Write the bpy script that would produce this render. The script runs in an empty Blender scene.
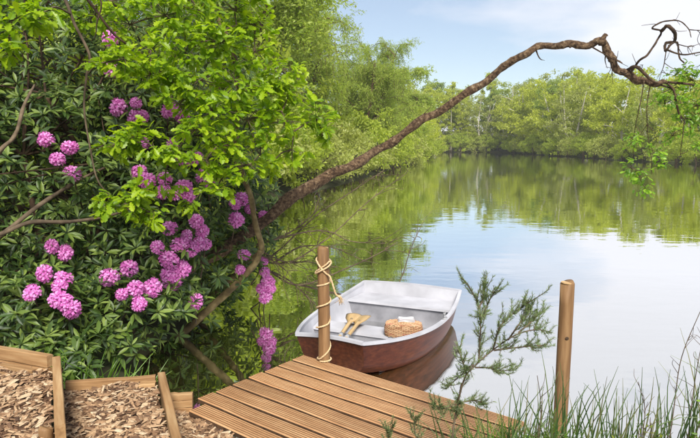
import bpy, math, numpy as np
from mathutils import Vector, Matrix

# ------------------------------------------------------------------ camera, sky, sun, exposure
SC = bpy.context.scene
COL = SC.collection
RNG = np.random.default_rng(7)
cam_d = bpy.data.cameras.new("camera"); cam = bpy.data.objects.new("camera", cam_d); COL.objects.link(cam)
cam.location = (0, 0, 2.02); cam.rotation_euler = (math.radians(90) - math.atan(76 / 600), 0, 0)
cam_d.sensor_width = 36; cam_d.lens = 36 * 600 / 700; cam_d.clip_start = .05; cam_d.clip_end = 3000
SC.camera = cam

SUN = Vector((.10, -.74, .70)).normalized()
W = bpy.data.worlds.new("World"); SC.world = W; W.use_nodes = True
wn, wl = W.node_tree.nodes, W.node_tree.links
wn.clear()
def wnode(t, **k):
    n = wn.new(t)
    for a, b in k.items(): setattr(n, a, b)
    return n
out = wnode("ShaderNodeOutputWorld"); bg = wnode("ShaderNodeBackground")
sky = wnode("ShaderNodeTexSky", sky_type='NISHITA', sun_disc=False)
sky.sun_elevation = math.asin(SUN.z); sky.sun_rotation = math.atan2(SUN.x, SUN.y)
sky.air_density = 1.0; sky.dust_density = .25; sky.ozone_density = 1.6
tc = wnode("ShaderNodeTexCoord"); sep = wnode("ShaderNodeSeparateXYZ")
wl.new(tc.outputs["Generated"], sep.inputs[0])
zc = wnode("ShaderNodeMath", operation='MAXIMUM'); wl.new(sep.outputs["Z"], zc.inputs[0]); zc.inputs[1].default_value = 0.0
za = wnode("ShaderNodeMath", operation='ADD'); wl.new(zc.outputs[0], za.inputs[0]); za.inputs[1].default_value = .14
dx = wnode("ShaderNodeMath", operation='DIVIDE'); dy = wnode("ShaderNodeMath", operation='DIVIDE')
wl.new(sep.outputs["X"], dx.inputs[0]); wl.new(sep.outputs["Y"], dy.inputs[0])
wl.new(za.outputs[0], dx.inputs[1]); wl.new(za.outputs[0], dy.inputs[1])
cmb = wnode("ShaderNodeCombineXYZ"); wl.new(dx.outputs[0], cmb.inputs[0]); wl.new(dy.outputs[0], cmb.inputs[1]); cmb.inputs[2].default_value = 177.92
cn = wnode("ShaderNodeTexNoise"); cn.inputs["Scale"].default_value = .55; cn.inputs["Detail"].default_value = 6; cn.inputs["Roughness"].default_value = .5
wl.new(cmb.outputs[0], cn.inputs["Vector"])
cr = wnode("ShaderNodeValToRGB"); cr.color_ramp.elements[0].position = .45; cr.color_ramp.elements[1].position = .57
cr.color_ramp.elements[0].color = (.20, .20, .20, 1); cr.color_ramp.elements[1].color = (.95, .95, .95, 1)
wl.new(cn.outputs["Fac"], cr.inputs[0])
ss = wnode("ShaderNodeVectorMath", operation='SCALE'); ss.inputs[3].default_value = .072
wl.new(sky.outputs[0], ss.inputs[0])
mx = wnode("ShaderNodeMix", data_type='RGBA'); wl.new(cr.outputs[0], mx.inputs[0]); wl.new(ss.outputs[0], mx.inputs[6]); mx.inputs[7].default_value = (.58, .585, .62, 1)
wl.new(mx.outputs[2], bg.inputs[0]); bg.inputs[1].default_value = 1.0
wl.new(bg.outputs[0], out.inputs[0])
sun_d = bpy.data.lights.new("sun", 'SUN'); sun_d.energy = 4.0; sun_d.angle = math.radians(20); sun_d.color = (1, .95, .86)
sun = bpy.data.objects.new("sun", sun_d); COL.objects.link(sun); sun.location = (20, -15, 30)
sun.rotation_euler = SUN.to_track_quat('Z', 'Y').to_euler()
SC.view_settings.view_transform = 'Standard'; SC.view_settings.look = 'None'
SC.view_settings.gamma = 1; SC.view_settings.exposure = .85; SC.view_settings.use_curve_mapping = False
SC.cycles.max_bounces = 7; SC.cycles.transparent_max_bounces = 4; SC.cycles.use_denoising = True

# ------------------------------------------------------------------ material helpers
def new_mat(name):
    m = bpy.data.materials.new(name); m.use_nodes = True
    nt = m.node_tree; nt.nodes.clear()
    o = nt.nodes.new("ShaderNodeOutputMaterial")
    return m, nt, o
def N(nt, t, ins=None, **k):
    n = nt.nodes.new(t)
    for a, b in k.items(): setattr(n, a, b)
    for a, b in (ins or {}).items():
        if isinstance(b, bpy.types.NodeSocket): nt.links.new(b, n.inputs[a])
        else: n.inputs[a].default_value = b
    return n
def ramp(nt, fac, cols):
    r = nt.nodes.new("ShaderNodeValToRGB"); e = r.color_ramp.elements
    while len(e) < len(cols): e.new(.5)
    for i, c in enumerate(cols):
        if len(c) == 4: e[i].position = c[0]; e[i].color = (*c[1:], 1)
        else: e[i].position = i / (len(cols) - 1); e[i].color = (*c, 1)
    nt.links.new(fac, r.inputs[0]); return r.outputs[0]
def island_random(nt):
    g = N(nt, "ShaderNodeNewGeometry"); oi = N(nt, "ShaderNodeObjectInfo")
    a = N(nt, "ShaderNodeMath", {0: g.outputs["Random Per Island"], 1: oi.outputs["Random"]}, operation='ADD')
    return N(nt, "ShaderNodeMath", {0: a.outputs[0]}, operation='FRACT').outputs[0]
def leaf_mat(name, cols, trans=.35, rough=.45, tmul=1.3, noise=0.):
    m, nt, o = new_mat(name)
    f = island_random(nt)
    if noise:
        t = N(nt, "ShaderNodeTexCoord"); nz = N(nt, "ShaderNodeTexNoise", {"Vector": t.outputs["Object"], "Scale": noise, "Detail": 2.})
        f = N(nt, "ShaderNodeMath", {0: N(nt, "ShaderNodeMath", {0: f, 1: .55}, operation='MULTIPLY').outputs[0], 1: N(nt, "ShaderNodeMath", {0: nz.outputs["Fac"], 1: .62, 2: -.08}, operation='MULTIPLY_ADD').outputs[0]}, operation='ADD').outputs[0]
    c = ramp(nt, f, cols)
    p = N(nt, "ShaderNodeBsdfPrincipled", {"Base Color": c, "Roughness": rough})
    tcol = N(nt, "ShaderNodeMix", {0: 1., 6: c, 7: (tmul, tmul, tmul * .45, 1)}, data_type='RGBA', blend_type='MULTIPLY')
    t = N(nt, "ShaderNodeBsdfTranslucent", {"Color": tcol.outputs[2]})
    mixs = N(nt, "ShaderNodeMixShader", {0: trans, 1: p.outputs[0], 2: t.outputs[0]})
    nt.links.new(mixs.outputs[0], o.inputs[0]); return m
def surf_mat(name, cols, scale=6., rough=.7, stretch=(1, 1, 1), bump=.3, bdist=.01, detail=6., spec=.3, per_obj=.25, coord="Object", rcols=None, coat=0.):
    """noise coloured surface, stretched for grain, with relief and a small shift between objects"""
    m, nt, o = new_mat(name)
    t = N(nt, "ShaderNodeTexCoord"); oi = N(nt, "ShaderNodeObjectInfo")
    off = N(nt, "ShaderNodeVectorMath", {0: t.outputs[coord], 1: N(nt, "ShaderNodeMath", {0: oi.outputs["Random"], 1: 37.}, operation='MULTIPLY').outputs[0]}, operation='ADD')
    mp = N(nt, "ShaderNodeMapping", {0: off.outputs[0], 3: stretch})
    nz = N(nt, "ShaderNodeTexNoise", {"Vector": mp.outputs[0], "Scale": scale, "Detail": detail, "Roughness": .6})
    c = ramp(nt, nz.outputs["Fac"], cols)
    nz2 = N(nt, "ShaderNodeTexNoise", {"Vector": off.outputs[0], "Scale": scale * .25, "Detail": 3.})
    v = N(nt, "ShaderNodeMath", {0: N(nt, "ShaderNodeMath", {0: oi.outputs["Random"], 1: per_obj}, operation='MULTIPLY').outputs[0], 1: nz2.outputs["Fac"]}, operation='ADD')
    v2 = N(nt, "ShaderNodeMapRange", {0: v.outputs[0], 1: .3, 2: .9, 3: .75, 4: 1.22})
    hs = N(nt, "ShaderNodeHueSaturation", {"Value": v2.outputs[0], "Color": c})
    b = N(nt, "ShaderNodeBump", {"Height": nz.outputs["Fac"], "Strength": bump, "Distance": bdist})
    p = N(nt, "ShaderNodeBsdfPrincipled", {"Base Color": hs.outputs[0], "Roughness": rough, "Specular IOR Level": spec, "Normal": b.outputs[0], "Coat Weight": coat, "Coat Roughness": .12})
    nt.links.new(p.outputs[0], o.inputs[0]); return m
def island_mat(name, cols, rough=.8):
    m, nt, o = new_mat(name)
    t = N(nt, "ShaderNodeTexCoord"); nz = N(nt, "ShaderNodeTexNoise", {"Vector": t.outputs["Object"], "Scale": 90., "Detail": 3.})
    c = ramp(nt, island_random(nt), cols)
    hs = N(nt, "ShaderNodeHueSaturation", {"Value": N(nt, "ShaderNodeMapRange", {0: nz.outputs["Fac"], 1: .3, 2: .7, 3: .75, 4: 1.2}).outputs[0], "Color": c})
    p = N(nt, "ShaderNodeBsdfPrincipled", {"Base Color": hs.outputs[0], "Roughness": rough})
    nt.links.new(p.outputs[0], o.inputs[0]); return m

M = {}
M['rhodo'] = leaf_mat("rhododendron_leaf", [(.018, .040, .008), (.045, .09, .014), (.10, .16, .024), (.20, .275, .05)], trans=.3, rough=.5)
M['oak'] = leaf_mat("oak_leaf", [(.075, .165, .006), (.175, .295, .008), (.29, .41, .010), (.41, .51, .018)], trans=.5, tmul=1.6, noise=1.6)
M['oak2'] = leaf_mat("hanging_oak_leaf", [(.09, .20, .015), (.18, .33, .02), (.28, .43, .03)], trans=.45, tmul=1.3)
M['willow'] = leaf_mat("willow_leaf", [(.16, .24, .03), (.26, .35, .05), (.35, .43, .075), (.44, .48, .12)], trans=.55, noise=.5)
M['far_a'] = leaf_mat("far_leaf_yellow_green", [(.28, .34, .03), (.40, .45, .045), (.51, .54, .08)], trans=.55, noise=.3)
M['far_b'] = leaf_mat("far_leaf_mid_green", [(.20, .27, .03), (.31, .38, .045), (.42, .47, .07)], trans=.55, noise=.3)
M['far_c'] = leaf_mat("far_leaf_olive", [(.22, .26, .05), (.32, .36, .085), (.42, .44, .13)], trans=.5, noise=.3)
M['far_d'] = leaf_mat("far_leaf_dark", [(.14, .21, .03), (.22, .30, .045), (.30, .38, .06)], trans=.5, noise=.3)
M['petal'] = leaf_mat("petal", [(.60, .13, .46), (.75, .25, .62), (.86, .44, .78)], trans=.35, rough=.5, tmul=1.1)
M['petal'].node_tree.nodes["Mix"].inputs[7].default_value = (1.15, 1.0, 1.15, 1)
M['rush'] = leaf_mat("rush_blade", [(.04, .085, .025), (.08, .14, .035), (.12, .17, .05), (.24, .22, .10)], trans=.15)
M['gorse'] = leaf_mat("gorse_needle", [(.08, .125, .05), (.135, .19, .07), (.20, .27, .10)], trans=.2)
M['grass'] = leaf_mat("grass_blade", [(.07, .15, .015), (.13, .25, .02), (.2, .34, .03)], trans=.35)
M['moss'] = leaf_mat('moss', [(.02, .022, .008), (.05, .055, .015), (.10, .11, .03)], trans=.1, rough=.9)
M['bark'] = surf_mat("bark", [(.3, .018, .010, .006), (.46, .07, .04, .022), (.6, .14, .09, .05), (.72, .26, .20, .13)], scale=30, stretch=(1, 1, 1), bump=1., bdist=.03, rough=.9)
M['bark_moss'] = surf_mat("mossy_bark", [(.3, .05, .032, .016), (.5, .13, .095, .04), (.68, .25, .19, .09)], scale=8, bump=.9, bdist=.02, rough=.9)
M['bark_dark'] = surf_mat("dark_bark", [(.3, .018, .011, .007), (.55, .06, .036, .02), (.75, .13, .085, .05)], scale=12, bump=.8, bdist=.02, rough=.9)
M['birch'] = surf_mat("pale_bark", [(.3, .25, .22, .17), (.6, .5, .47, .4)], scale=2, bump=.3, rough=.8)
M['twig'] = surf_mat("twig_bark", [(.3, .05, .034, .022), (.7, .15, .11, .07)], scale=14, bump=.4, rough=.9)
M['soil'] = surf_mat("bank_soil", [(.3, .018, .02, .008), (.5, .04, .038, .016), (.65, .05, .065, .02)], scale=2.2, bump=.8, bdist=.05, rough=1)
M['mulch_base'] = surf_mat("mulch_base", [(.3, .05, .025, .013), (.7, .17, .09, .05)], scale=40, bump=1., bdist=.02, rough=1)
M['chip'] = island_mat("wood_chip", [(.07, .034, .017), (.18, .098, .048), (.30, .18, .095), (.40, .265, .15), (.48, .37, .245)])
M['deck'] = surf_mat("decking_timber", [(.22, .25, .12, .05), (.45, .38, .20, .09), (.6, .45, .26, .125), (.8, .51, .33, .19)], scale=7, stretch=(.35, 3.5, 3.5), bump=.35, bdist=.004, rough=.55, per_obj=.35, spec=.4)
M['deck_edge'] = surf_mat('dirty_shaded_timber_edge', [(.3, .035, .018, .009), (.7, .10, .055, .028)], scale=20, bump=.3, rough=.9)  # plank sides: dirt, with the shade of the gaps painted in
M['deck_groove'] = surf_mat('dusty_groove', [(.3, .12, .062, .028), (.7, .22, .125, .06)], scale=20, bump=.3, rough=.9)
M['timber'] = surf_mat("edging_timber", [(.28, .16, .078, .03), (.5, .31, .18, .08), (.72, .41, .28, .145)], scale=6, stretch=(.35, 4, 4), bump=.35, bdist=.004, rough=.75)
M['pole'] = surf_mat("pole_timber", [(.25, .09, .045, .018), (.5, .185, .10, .043), (.75, .28, .17, .08)], scale=7, stretch=(3.5, 3.5, .3), bump=.35, bdist=.004, rough=.65)
M['endgrain'] = surf_mat("end_grain", [(.3, .32, .19, .08), (.7, .55, .38, .2)], scale=20, bump=.2, rough=.85)
M['hull'] = surf_mat("varnished_hull", [(.25, .04, .009, .004), (.5, .09, .021, .008), (.75, .15, .042, .016)], scale=4, stretch=(.22, 7, 11), bump=.08, bdist=.003, rough=.4, per_obj=.1, spec=.3, coat=.12)
M['white'] = surf_mat("grey_white_paint", [(.3, .40, .40, .435), (.7, .485, .485, .525)], scale=5, bump=.06, bdist=.002, rough=.75, per_obj=.08)
M['white2'] = surf_mat("worn_shaded_grey_paint", [(.28, .12, .12, .135), (.45, .18, .18, .20), (.7, .25, .25, .275)], scale=4, bump=.08, bdist=.002, rough=.6, per_obj=.08)  # shade of the seat fronts painted in as darker grey; floor boards share it
M['oar'] = surf_mat("pale_oar_wood", [(.3, .42, .26, .10), (.7, .56, .39, .18)], scale=6, stretch=(.4, 4, 4), bump=.1, rough=.4, per_obj=.1)
M['metal'] = surf_mat("galvanised_metal", [(.3, .22, .22, .23), (.7, .4, .4, .41)], scale=20, bump=.1, rough=.4)
M['rope'] = surf_mat("pale_rope", [(.3, .38, .26, .13), (.7, .58, .43, .26)], scale=60, bump=.6, bdist=.004, rough=.9)
M['wicker'] = island_mat("wicker", [(.26, .11, .05), (.40, .23, .115), (.50, .33, .19), (.36, .13, .075)], .7)
M['cloth'] = surf_mat("white_cloth", [(.3, .5, .47, .49), (.7, .6, .58, .59)], scale=12, bump=.2, rough=.9)

# water: dark olive body under a mirror-like skin with faint ripples
m, nt, o = new_mat("pond_water")
t = N(nt, "ShaderNodeTexCoord")
mp = N(nt, "ShaderNodeMapping", {0: t.outputs["Object"], 3: (1., 1.6, 1.)})
n1 = N(nt, "ShaderNodeTexNoise", {"Vector": mp.outputs[0], "Scale": 1.1, "Detail": 3., "Roughness": .5})
n2 = N(nt, "ShaderNodeTexNoise", {"Vector": mp.outputs[0], "Scale": .12, "Detail": 2.})
amp = N(nt, "ShaderNodeMapRange", {0: n2.outputs["Fac"], 1: .35, 2: .65, 3: .35, 4: 1.})
hgt = N(nt, "ShaderNodeMath", {0: n1.outputs["Fac"], 1: amp.outputs[0]}, operation='MULTIPLY')
bp = N(nt, "ShaderNodeBump", {"Height": hgt.outputs[0], "Strength": .35, "Distance": .02})
df = N(nt, "ShaderNodeBsdfDiffuse", {"Color": (.034, .038, .006, 1)})
gl = N(nt, "ShaderNodeBsdfGlossy", {"Color": (.97, .97, .97, 1), "Roughness": .02, "Normal": bp.outputs[0]})
fr = N(nt, "ShaderNodeFresnel", {"IOR": 2.6, "Normal": bp.outputs[0]})
fm = N(nt, "ShaderNodeMapRange", {0: fr.outputs[0], 1: 0., 2: .42, 3: .42, 4: .98})
ms = N(nt, "ShaderNodeMixShader", {0: fm.outputs[0], 1: df.outputs[0], 2: gl.outputs[0]})
nt.links.new(ms.outputs[0], o.inputs[0]); M['water'] = m

# ------------------------------------------------------------------ mesh helpers
def mesh_np(name, V, F, mat, smooth=False):
    """V (n,3); F list of face index arrays (k,3) or (k,4)"""
    me = bpy.data.meshes.new(name); V = np.asarray(V, np.float32)
    F = [np.asarray(f, np.int32) for f in F if len(f)]
    me.vertices.add(len(V)); me.vertices.foreach_set("co", V.ravel())
    nl = sum(f.size for f in F); nf = sum(len(f) for f in F)
    me.loops.add(nl); me.polygons.add(nf)
    me.loops.foreach_set("vertex_index", np.concatenate([f.ravel() for f in F]))
    tot = np.concatenate([np.full(len(f), f.shape[1], np.int32) for f in F])
    st = np.concatenate([[0], np.cumsum(tot)[:-1]]).astype(np.int32)
    me.polygons.foreach_set("loop_start", st)
    me.update(calc_edges=True); me.validate()
    me.polygons.foreach_set("use_smooth", np.full(len(me.polygons), bool(smooth)))
    if mat: me.materials.append(M[mat])
    return me
def link(name, data, parent=None, loc=None, rotz=None):
    o = bpy.data.objects.new(name, data); COL.objects.link(o)
    if parent: o.parent = parent
    if loc is not None: o.location = loc
    if rotz is not None: o.rotation_euler = (0, 0, rotz)
    return o
def tag(o, label=None, cat=None, group=None, kind=None):
    for k, v in (('label', label), ('category', cat), ('group', group), ('kind', kind)):
        if v: o[k] = v
    return o
class MB:
    """collects pieces into one mesh"""
    def __init__(s): s.V = []; s.F = {3: [], 4: []}; s.n = 0
    def add(s, V, F):
        V = np.asarray(V, float)
        for f in F:
            f = np.asarray(f, int)
            if len(f): s.F[f.shape[1]].append(f + s.n)
        s.V.append(V); s.n += len(V); return s
    def box(s, c, size, R=None):
        h = np.array(size) / 2
        v = np.array([[x, y, z] for x in (-1, 1) for y in (-1, 1) for z in (-1, 1)], float) * h
        if R is not None: v = v @ np.asarray(R).T
        return s.add(v + np.array(c), [[[0, 1, 3, 2], [4, 6, 7, 5], [0, 4, 5, 1], [2, 3, 7, 6], [0, 2, 6, 4], [1, 5, 7, 3]]])
    def tube(s, pts, rad, sides=7, cap=True, lump=0., seed=0):
        return s.add(*tube(pts, rad, sides, cap, lump, seed))
    def mesh(s, name, mat, smooth=False):
        return mesh_np(name, np.concatenate(s.V), [np.concatenate(v) for v in s.F.values() if v], mat, smooth)
    def obj(s, name, mat, parent=None, smooth=False, **k): return link(name, s.mesh(name, mat, smooth), parent, **k)
def spline(pts, n):
    """Catmull-Rom through pts, n samples per span"""
    P = np.asarray(pts, float)
    if len(P) == 2: return P[0] + (P[1] - P[0]) * np.linspace(0, 1, n + 1)[:, None]
    Q = np.vstack([2 * P[0] - P[1], P, 2 * P[-1] - P[-2]]); o = []
    for i in range(1, len(Q) - 2):
        a, b, c, d = Q[i - 1:i + 3]
        for t in np.linspace(0, 1, n, endpoint=False):
            o.append(.5 * ((2 * b) + (c - a) * t + (2 * a - 5 * b + 4 * c - d) * t * t + (3 * b - a - 3 * c + d) * t ** 3))
    o.append(P[-1]); return np.array(o)
def tube(pts, rad, sides=7, cap=True, lump=0., seed=0):
    P = np.asarray(pts, float); n = len(P)
    r = np.interp(np.linspace(0, 1, n), np.linspace(0, 1, len(rad)), rad) if np.ndim(rad) else np.full(n, rad)
    T = np.gradient(P, axis=0); T /= np.linalg.norm(T, axis=1)[:, None] + 1e-9
    u = np.cross(T[0], [0, 0, 1.]); u = np.cross(T[0], [1., 0, 0]) if np.linalg.norm(u) < .1 else u
    u /= np.linalg.norm(u); V = []; a = np.arange(sides) / sides * 2 * math.pi
    g = np.random.default_rng(seed)
    ph = g.uniform(0, 6.3, 6)
    for i in range(n):
        u = u - T[i] * (u @ T[i]); u /= np.linalg.norm(u) + 1e-9; w = np.cross(T[i], u)
        rr = r[i] * np.ones(sides)
        if lump: rr = rr * (1 + lump * (np.sin(a * 2 + i * .7 + ph[0]) * np.sin(i * .9 + ph[1]) + .7 * np.sin(a * 3 + i * 1.3 + ph[2]) + g.normal(0, .55, sides)))
        V.append(P[i] + (np.cos(a)[:, None] * u + np.sin(a)[:, None] * w) * rr[:, None])
    V = np.concatenate(V)
    i = np.arange(n - 1)[:, None] * sides; j = np.arange(sides)[None]; k = (j + 1) % sides
    F4 = np.stack([i + j, i + k, i + sides + k, i + sides + j], -1).reshape(-1, 4); F3 = []
    if cap:
        V = np.vstack([V, P[0], P[-1]]); c0 = len(V) - 2; j = np.arange(sides); k = (j + 1) % sides
        F3 = np.vstack([np.stack([k, j, np.full(sides, c0)], 1), np.stack([j, k, np.full(sides, c0 + 1) * 0 + c0 + 1], 1) + np.array([(n - 1) * sides, (n - 1) * sides, 0])])
    return V, [F4, F3]
def unit(v): return v / (np.linalg.norm(v, axis=-1, keepdims=True) + 1e-9)
def frames(X, Z):
    X = unit(X); Y = unit(np.cross(Z, X)); return X, Y, np.cross(X, Y)
def scatter(tpl, P, X, Z, S):
    """place template (V, faces) at P with length axis X, normal near Z, size S"""
    tv, tf = tpl; X, Y, Z = frames(X, Z); S = np.asarray(S)[:, None, None]
    V = P[:, None] + S * (tv[None, :, :1] * X[:, None] + tv[None, :, 1:2] * Y[:, None] + tv[None, :, 2:] * Z[:, None])
    k = len(tv); off = (np.arange(len(P)) * k)
    return V.reshape(-1, 3), [(off[:, None, None] + f[None]).reshape(-1, f.shape[1]) for f in tf]
def strip_leaf(xs, ws, droop, fold):
    """leaf with midrib: stations xs, half widths ws (ends 0)"""
    V = []; F3 = []; F4 = []
    z = lambda x, w: -droop * x * x + fold * w
    V.append((xs[0], 0, z(xs[0], 0)))
    for x, w in zip(xs[1:-1], ws[1:-1]): V += [(x, -w, z(x, w)), (x, 0, z(x, 0)), (x, w, z(x, w))]
    V.append((xs[-1], 0, z(xs[-1], 0))); n = len(xs) - 2; e = len(V) - 1
    F3 += [(0, 1, 2), (0, 2, 3)]
    for i in range(n - 1):
        a = 1 + 3 * i; F4 += [(a, a + 3, a + 4, a + 1), (a + 1, a + 4, a + 5, a + 2)]
    a = 1 + 3 * (n - 1); F3 += [(a, e, a + 1), (a + 1, e, a + 2)]
    return np.array(V, float), [np.array(F3), np.array(F4, int).reshape(-1, 4)]
T_RHODO = strip_leaf([0, .35, .7, 1], [0, .13, .12, 0], .22, .3)
T_OAK = strip_leaf([0, .18, .3, .42, .55, .66, .8, .88, 1], [0, .13, .09, .23, .14, .27, .17, .2, 0], .2, .35)
T_DIA = (np.array([(0, 0, 0), (.5, -.26, .05), (1, 0, -.1), (.5, .26, .05)], float), [np.array([[0, 1, 2, 3]])])
T_NAR = (np.array([(0, 0, 0), (.45, -.11, .03), (1, 0, -.12), (.45, .11, .03)], float), [np.array([[0, 1, 2, 3]])])
T_NEE = (np.array([(0, -.05, 0), (.6, -.045, 0), (1, 0, 0), (.6, .045, 0), (0, .05, 0)], float), [np.array([[0, 1, 3, 4]]), np.array([[1, 2, 3]])])
def rand_dir(n, rng=RNG): return unit(rng.normal(size=(n, 3)))

CAM_P = np.array([0, 0, 2.02]); _p = math.atan(76 / 600)
def in_view(P):
    d = P - CAM_P; dep = d[:, 1] * math.cos(_p) - d[:, 2] * math.sin(_p); up = d[:, 1] * math.sin(_p) + d[:, 2] * math.cos(_p)
    return (dep > .3) & (abs(d[:, 0] / dep) < .57) & (abs(up / dep) < .355), dep
def foliage(root, tpl, P, X, Z, S, mat, singles=300, name='leaf', rest='foliage', bonus=None):
    """the leaves that show largest become objects of their own, the others one mesh"""
    vis, dep = in_view(P); score = np.where(vis, S / dep, 0)
    if bonus is not None: score = score * bonus
    idx = np.argsort(-score)[:singles] if singles else np.array([], int)
    keep = np.ones(len(P), bool); keep[idx] = False
    V, F = scatter(tpl, P[keep], X[keep], Z[keep], S[keep])
    r = link(rest, mesh_np(rest, V, F, mat), root); r['kind'] = 'stuff'
    if len(idx):
        me = mesh_np(name, tpl[0], tpl[1], mat)
        A, B, C = frames(X[idx], Z[idx])
        for q, i in enumerate(idx):
            o = link(name, me, root); s = S[i]
            o.matrix_basis = Matrix(((A[q, 0] * s, B[q, 0] * s, C[q, 0] * s, P[i, 0]), (A[q, 1] * s, B[q, 1] * s, C[q, 1] * s, P[i, 1]), (A[q, 2] * s, B[q, 2] * s, C[q, 2] * s, P[i, 2]), (0, 0, 0, 1)))

# ------------------------------------------------------------------ the setting: ground, pond
SHORE = np.array([(.9, 3.35), (2.5, 3.55), (5, 3.4), (9, 3.2), (16, 5), (24, 12), (30, 25), (32.4, 45), (32.8, 70), (32.6, 90), (32.5, 112), (32, 129), (24, 131), (16, 127), (13, 112), (12.3, 95), (8.5, 75), (4.8, 56), (2.2, 42), (-.5, 30), (-2.5, 21), (-3, 14), (-2.4, 10), (-1.9, 7.6), (-1.85, 6.2), (-1.95, 5.4), (-1.55, 4.5), (-1.15, 3.95), (-.6, 3.35)], float)
poly = spline(np.vstack([SHORE, SHORE[:1]]), 4)[:-1]
def shore_dist(X, Y):
    P = np.stack([X.ravel(), Y.ravel()], 1); d = np.full(len(P), 1e9); ins = np.zeros(len(P), bool)
    for a, b in zip(poly, np.roll(poly, -1, 0)):
        ab = b - a; t = np.clip(((P - a) @ ab) / (ab @ ab + 1e-9), 0, 1)
        d = np.minimum(d, np.linalg.norm(P - a - t[:, None] * ab, axis=1))
        c = ((a[1] > P[:, 1]) != (b[1] > P[:, 1])); xx = (b[0] - a[0]) * (P[:, 1] - a[1]) / (b[1] - a[1] + 1e-12) + a[0]
        ins ^= c & (P[:, 0] < xx)
    return np.where(ins, -d, d).reshape(X.shape)
def ground_z(X, Y):
    d = shore_dist(X, Y)
    n = .05 * np.sin(X * 2.1 + Y * 1.3) + .04 * np.sin(X * 4.7 - Y * 3.1) + .12 * np.sin(X * .3 + 1) * np.sin(Y * .23)
    z = np.where(d > 0, .28 * (1 - np.exp(-d * 2.5)) + np.clip(d - 3.5, 0, 40) * np.where(Y > 12, .13, .03) + n * np.clip(d, 0, 1), np.maximum(d * .6, -1.5))
    near = np.exp(-((X + 1.2) ** 2 + (Y - 3.1) ** 2) / 1.2)
    return np.where(d > 0, z * (1 - near) + .22 * near, z)
gx = np.concatenate([np.linspace(-240, -60, 12)[:-1], np.linspace(-60, -8, 27)[:-1], np.linspace(-8, 6, 57)[:-1], np.linspace(6, 60, 50)[:-1], np.linspace(60, 240, 12)])
gy = np.concatenate([np.linspace(-80, -20, 8)[:-1], np.linspace(-20, 1, 12)[:-1], np.linspace(1, 12, 56)[:-1], np.linspace(12, 150, 90)[:-1], np.linspace(150, 300, 12)])
GX, GY = np.meshgrid(gx, gy); GZ = ground_z(GX, GY)
nx, ny = len(gx), len(gy); I = (np.arange(ny - 1)[:, None] * nx + np.arange(nx - 1)[None]).ravel()
g = link('ground', mesh_np('ground', np.stack([GX, GY, GZ], -1).reshape(-1, 3), [np.stack([I, I + 1, I + nx + 1, I + nx], 1)], 'soil', True)); tag(g, kind='structure')
pw = MB().add(np.array([(-12, 2, 0), (60, 2, 0), (60, 140, 0), (-12, 140, 0)], float), [[[0, 1, 2, 3]]]).obj('water', 'water'); tag(pw, kind='structure')
def gz(x, y): return float(ground_z(np.array([[x]]), np.array([[y]]))[0, 0])

# ------------------------------------------------------------------ trees round the pond
def tree_parts(seed, h, r, kind, nleaf=9000, leaf=.24):
    """trunk mesh and crown mesh for a tree of height h and crown radius r standing at the origin"""
    g = np.random.default_rng(seed); tb = MB(); lv = []
    base = {'bush': .1, 'scrub': .1, 'birch': .36, 'round': .14, 'dark': .14}.get(kind, .06)
    stems = 1 if kind in ('round', 'dark', 'birch') else 3
    tips = []
    for s in range(stems):
        a = g.uniform(0, 6.3); lean = (.05 if stems == 1 else .3) * h
        top = np.array([math.cos(a) * lean * g.uniform(.4, 1), math.sin(a) * lean * g.uniform(.4, 1), h * g.uniform(.8, .92)])
        st = np.array([math.cos(a), math.sin(a), 0]) * (.0 if stems == 1 else .2)
        mid = (st + top) / 2 + np.append(g.normal(0, .03 * h, 2), 0)
        pth = spline([st - [0, 0, .3], st * .7 + mid * .3, mid, top], 5)
        r0 = h * (.011 if kind == 'birch' else .016)
        tb.tube(pth, [r0 * 1.3, r0, r0 * .7, r0 * .2], 7)
        for b in range(9 if stems == 1 else 5):
            t = g.uniform(base, .95); p = pth[int(t * (len(pth) - 1))]
            aa = g.uniform(0, 6.3); L = r * g.uniform(.6, 1.) * (1.15 - .6 * abs(t - .45))
            e = p + np.array([math.cos(aa) * L, math.sin(aa) * L, L * g.uniform(.15, .7)])
            q = spline([p, (p + e) / 2 + [0, 0, .1 * L], e], 4)
            tb.tube(q, [r0 * .4, r0 * .12], 5); tips += [q[-1], q[-3]]
        tips.append(top)
    # clumps fill an uneven crown
    nc = 95 if kind != 'bush' else 45
    C = rand_dir(nc, g) * (g.uniform(.25, 1, (nc, 1)) ** .45)
    zc, zr = h * (1 + base) / 2, h * (1 - base) / 2
    ang = np.arctan2(C[:, 1], C[:, 0]); lob = 1 + .22 * np.sin(ang * 3 + seed) + .18 * np.sin(C[:, 2] * 5 + seed * 2)
    prof = np.where(C[:, 2] > 0, 1 - .25 * C[:, 2], 1)
    C = np.stack([C[:, 0] * r * lob * prof, C[:, 1] * r * lob * prof, zc + C[:, 2] * zr * (1 + .08 * np.sin(ang * 4))], 1)
    C = np.vstack([C, np.array(tips)])
    wts = g.uniform(.3, 1.6, len(C)); cnt = np.maximum((nleaf * wts / wts.sum()).astype(int), 5)
    for c, n in zip(C, cnt):
        rc = r * g.uniform(.11, .22)
        d = rand_dir(n, g) * (g.uniform(0, 1, (n, 1)) ** .5) * rc * [1.15, 1.15, .8]
        lv.append(c + d)
    P = np.concatenate(lv); P = P[P[:, 2] > .15]; n = len(P)
    cen = np.array([0, 0, zc]); Z = unit(unit(P - cen) * .6 + rand_dir(n, g) + [0, 0, .3]); X = rand_dir(n, g) + [0, 0, -.3]
    V, F = scatter(T_DIA, P, X, Z, leaf * g.uniform(.6, 1.3, n))
    return tb, V, F
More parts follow.
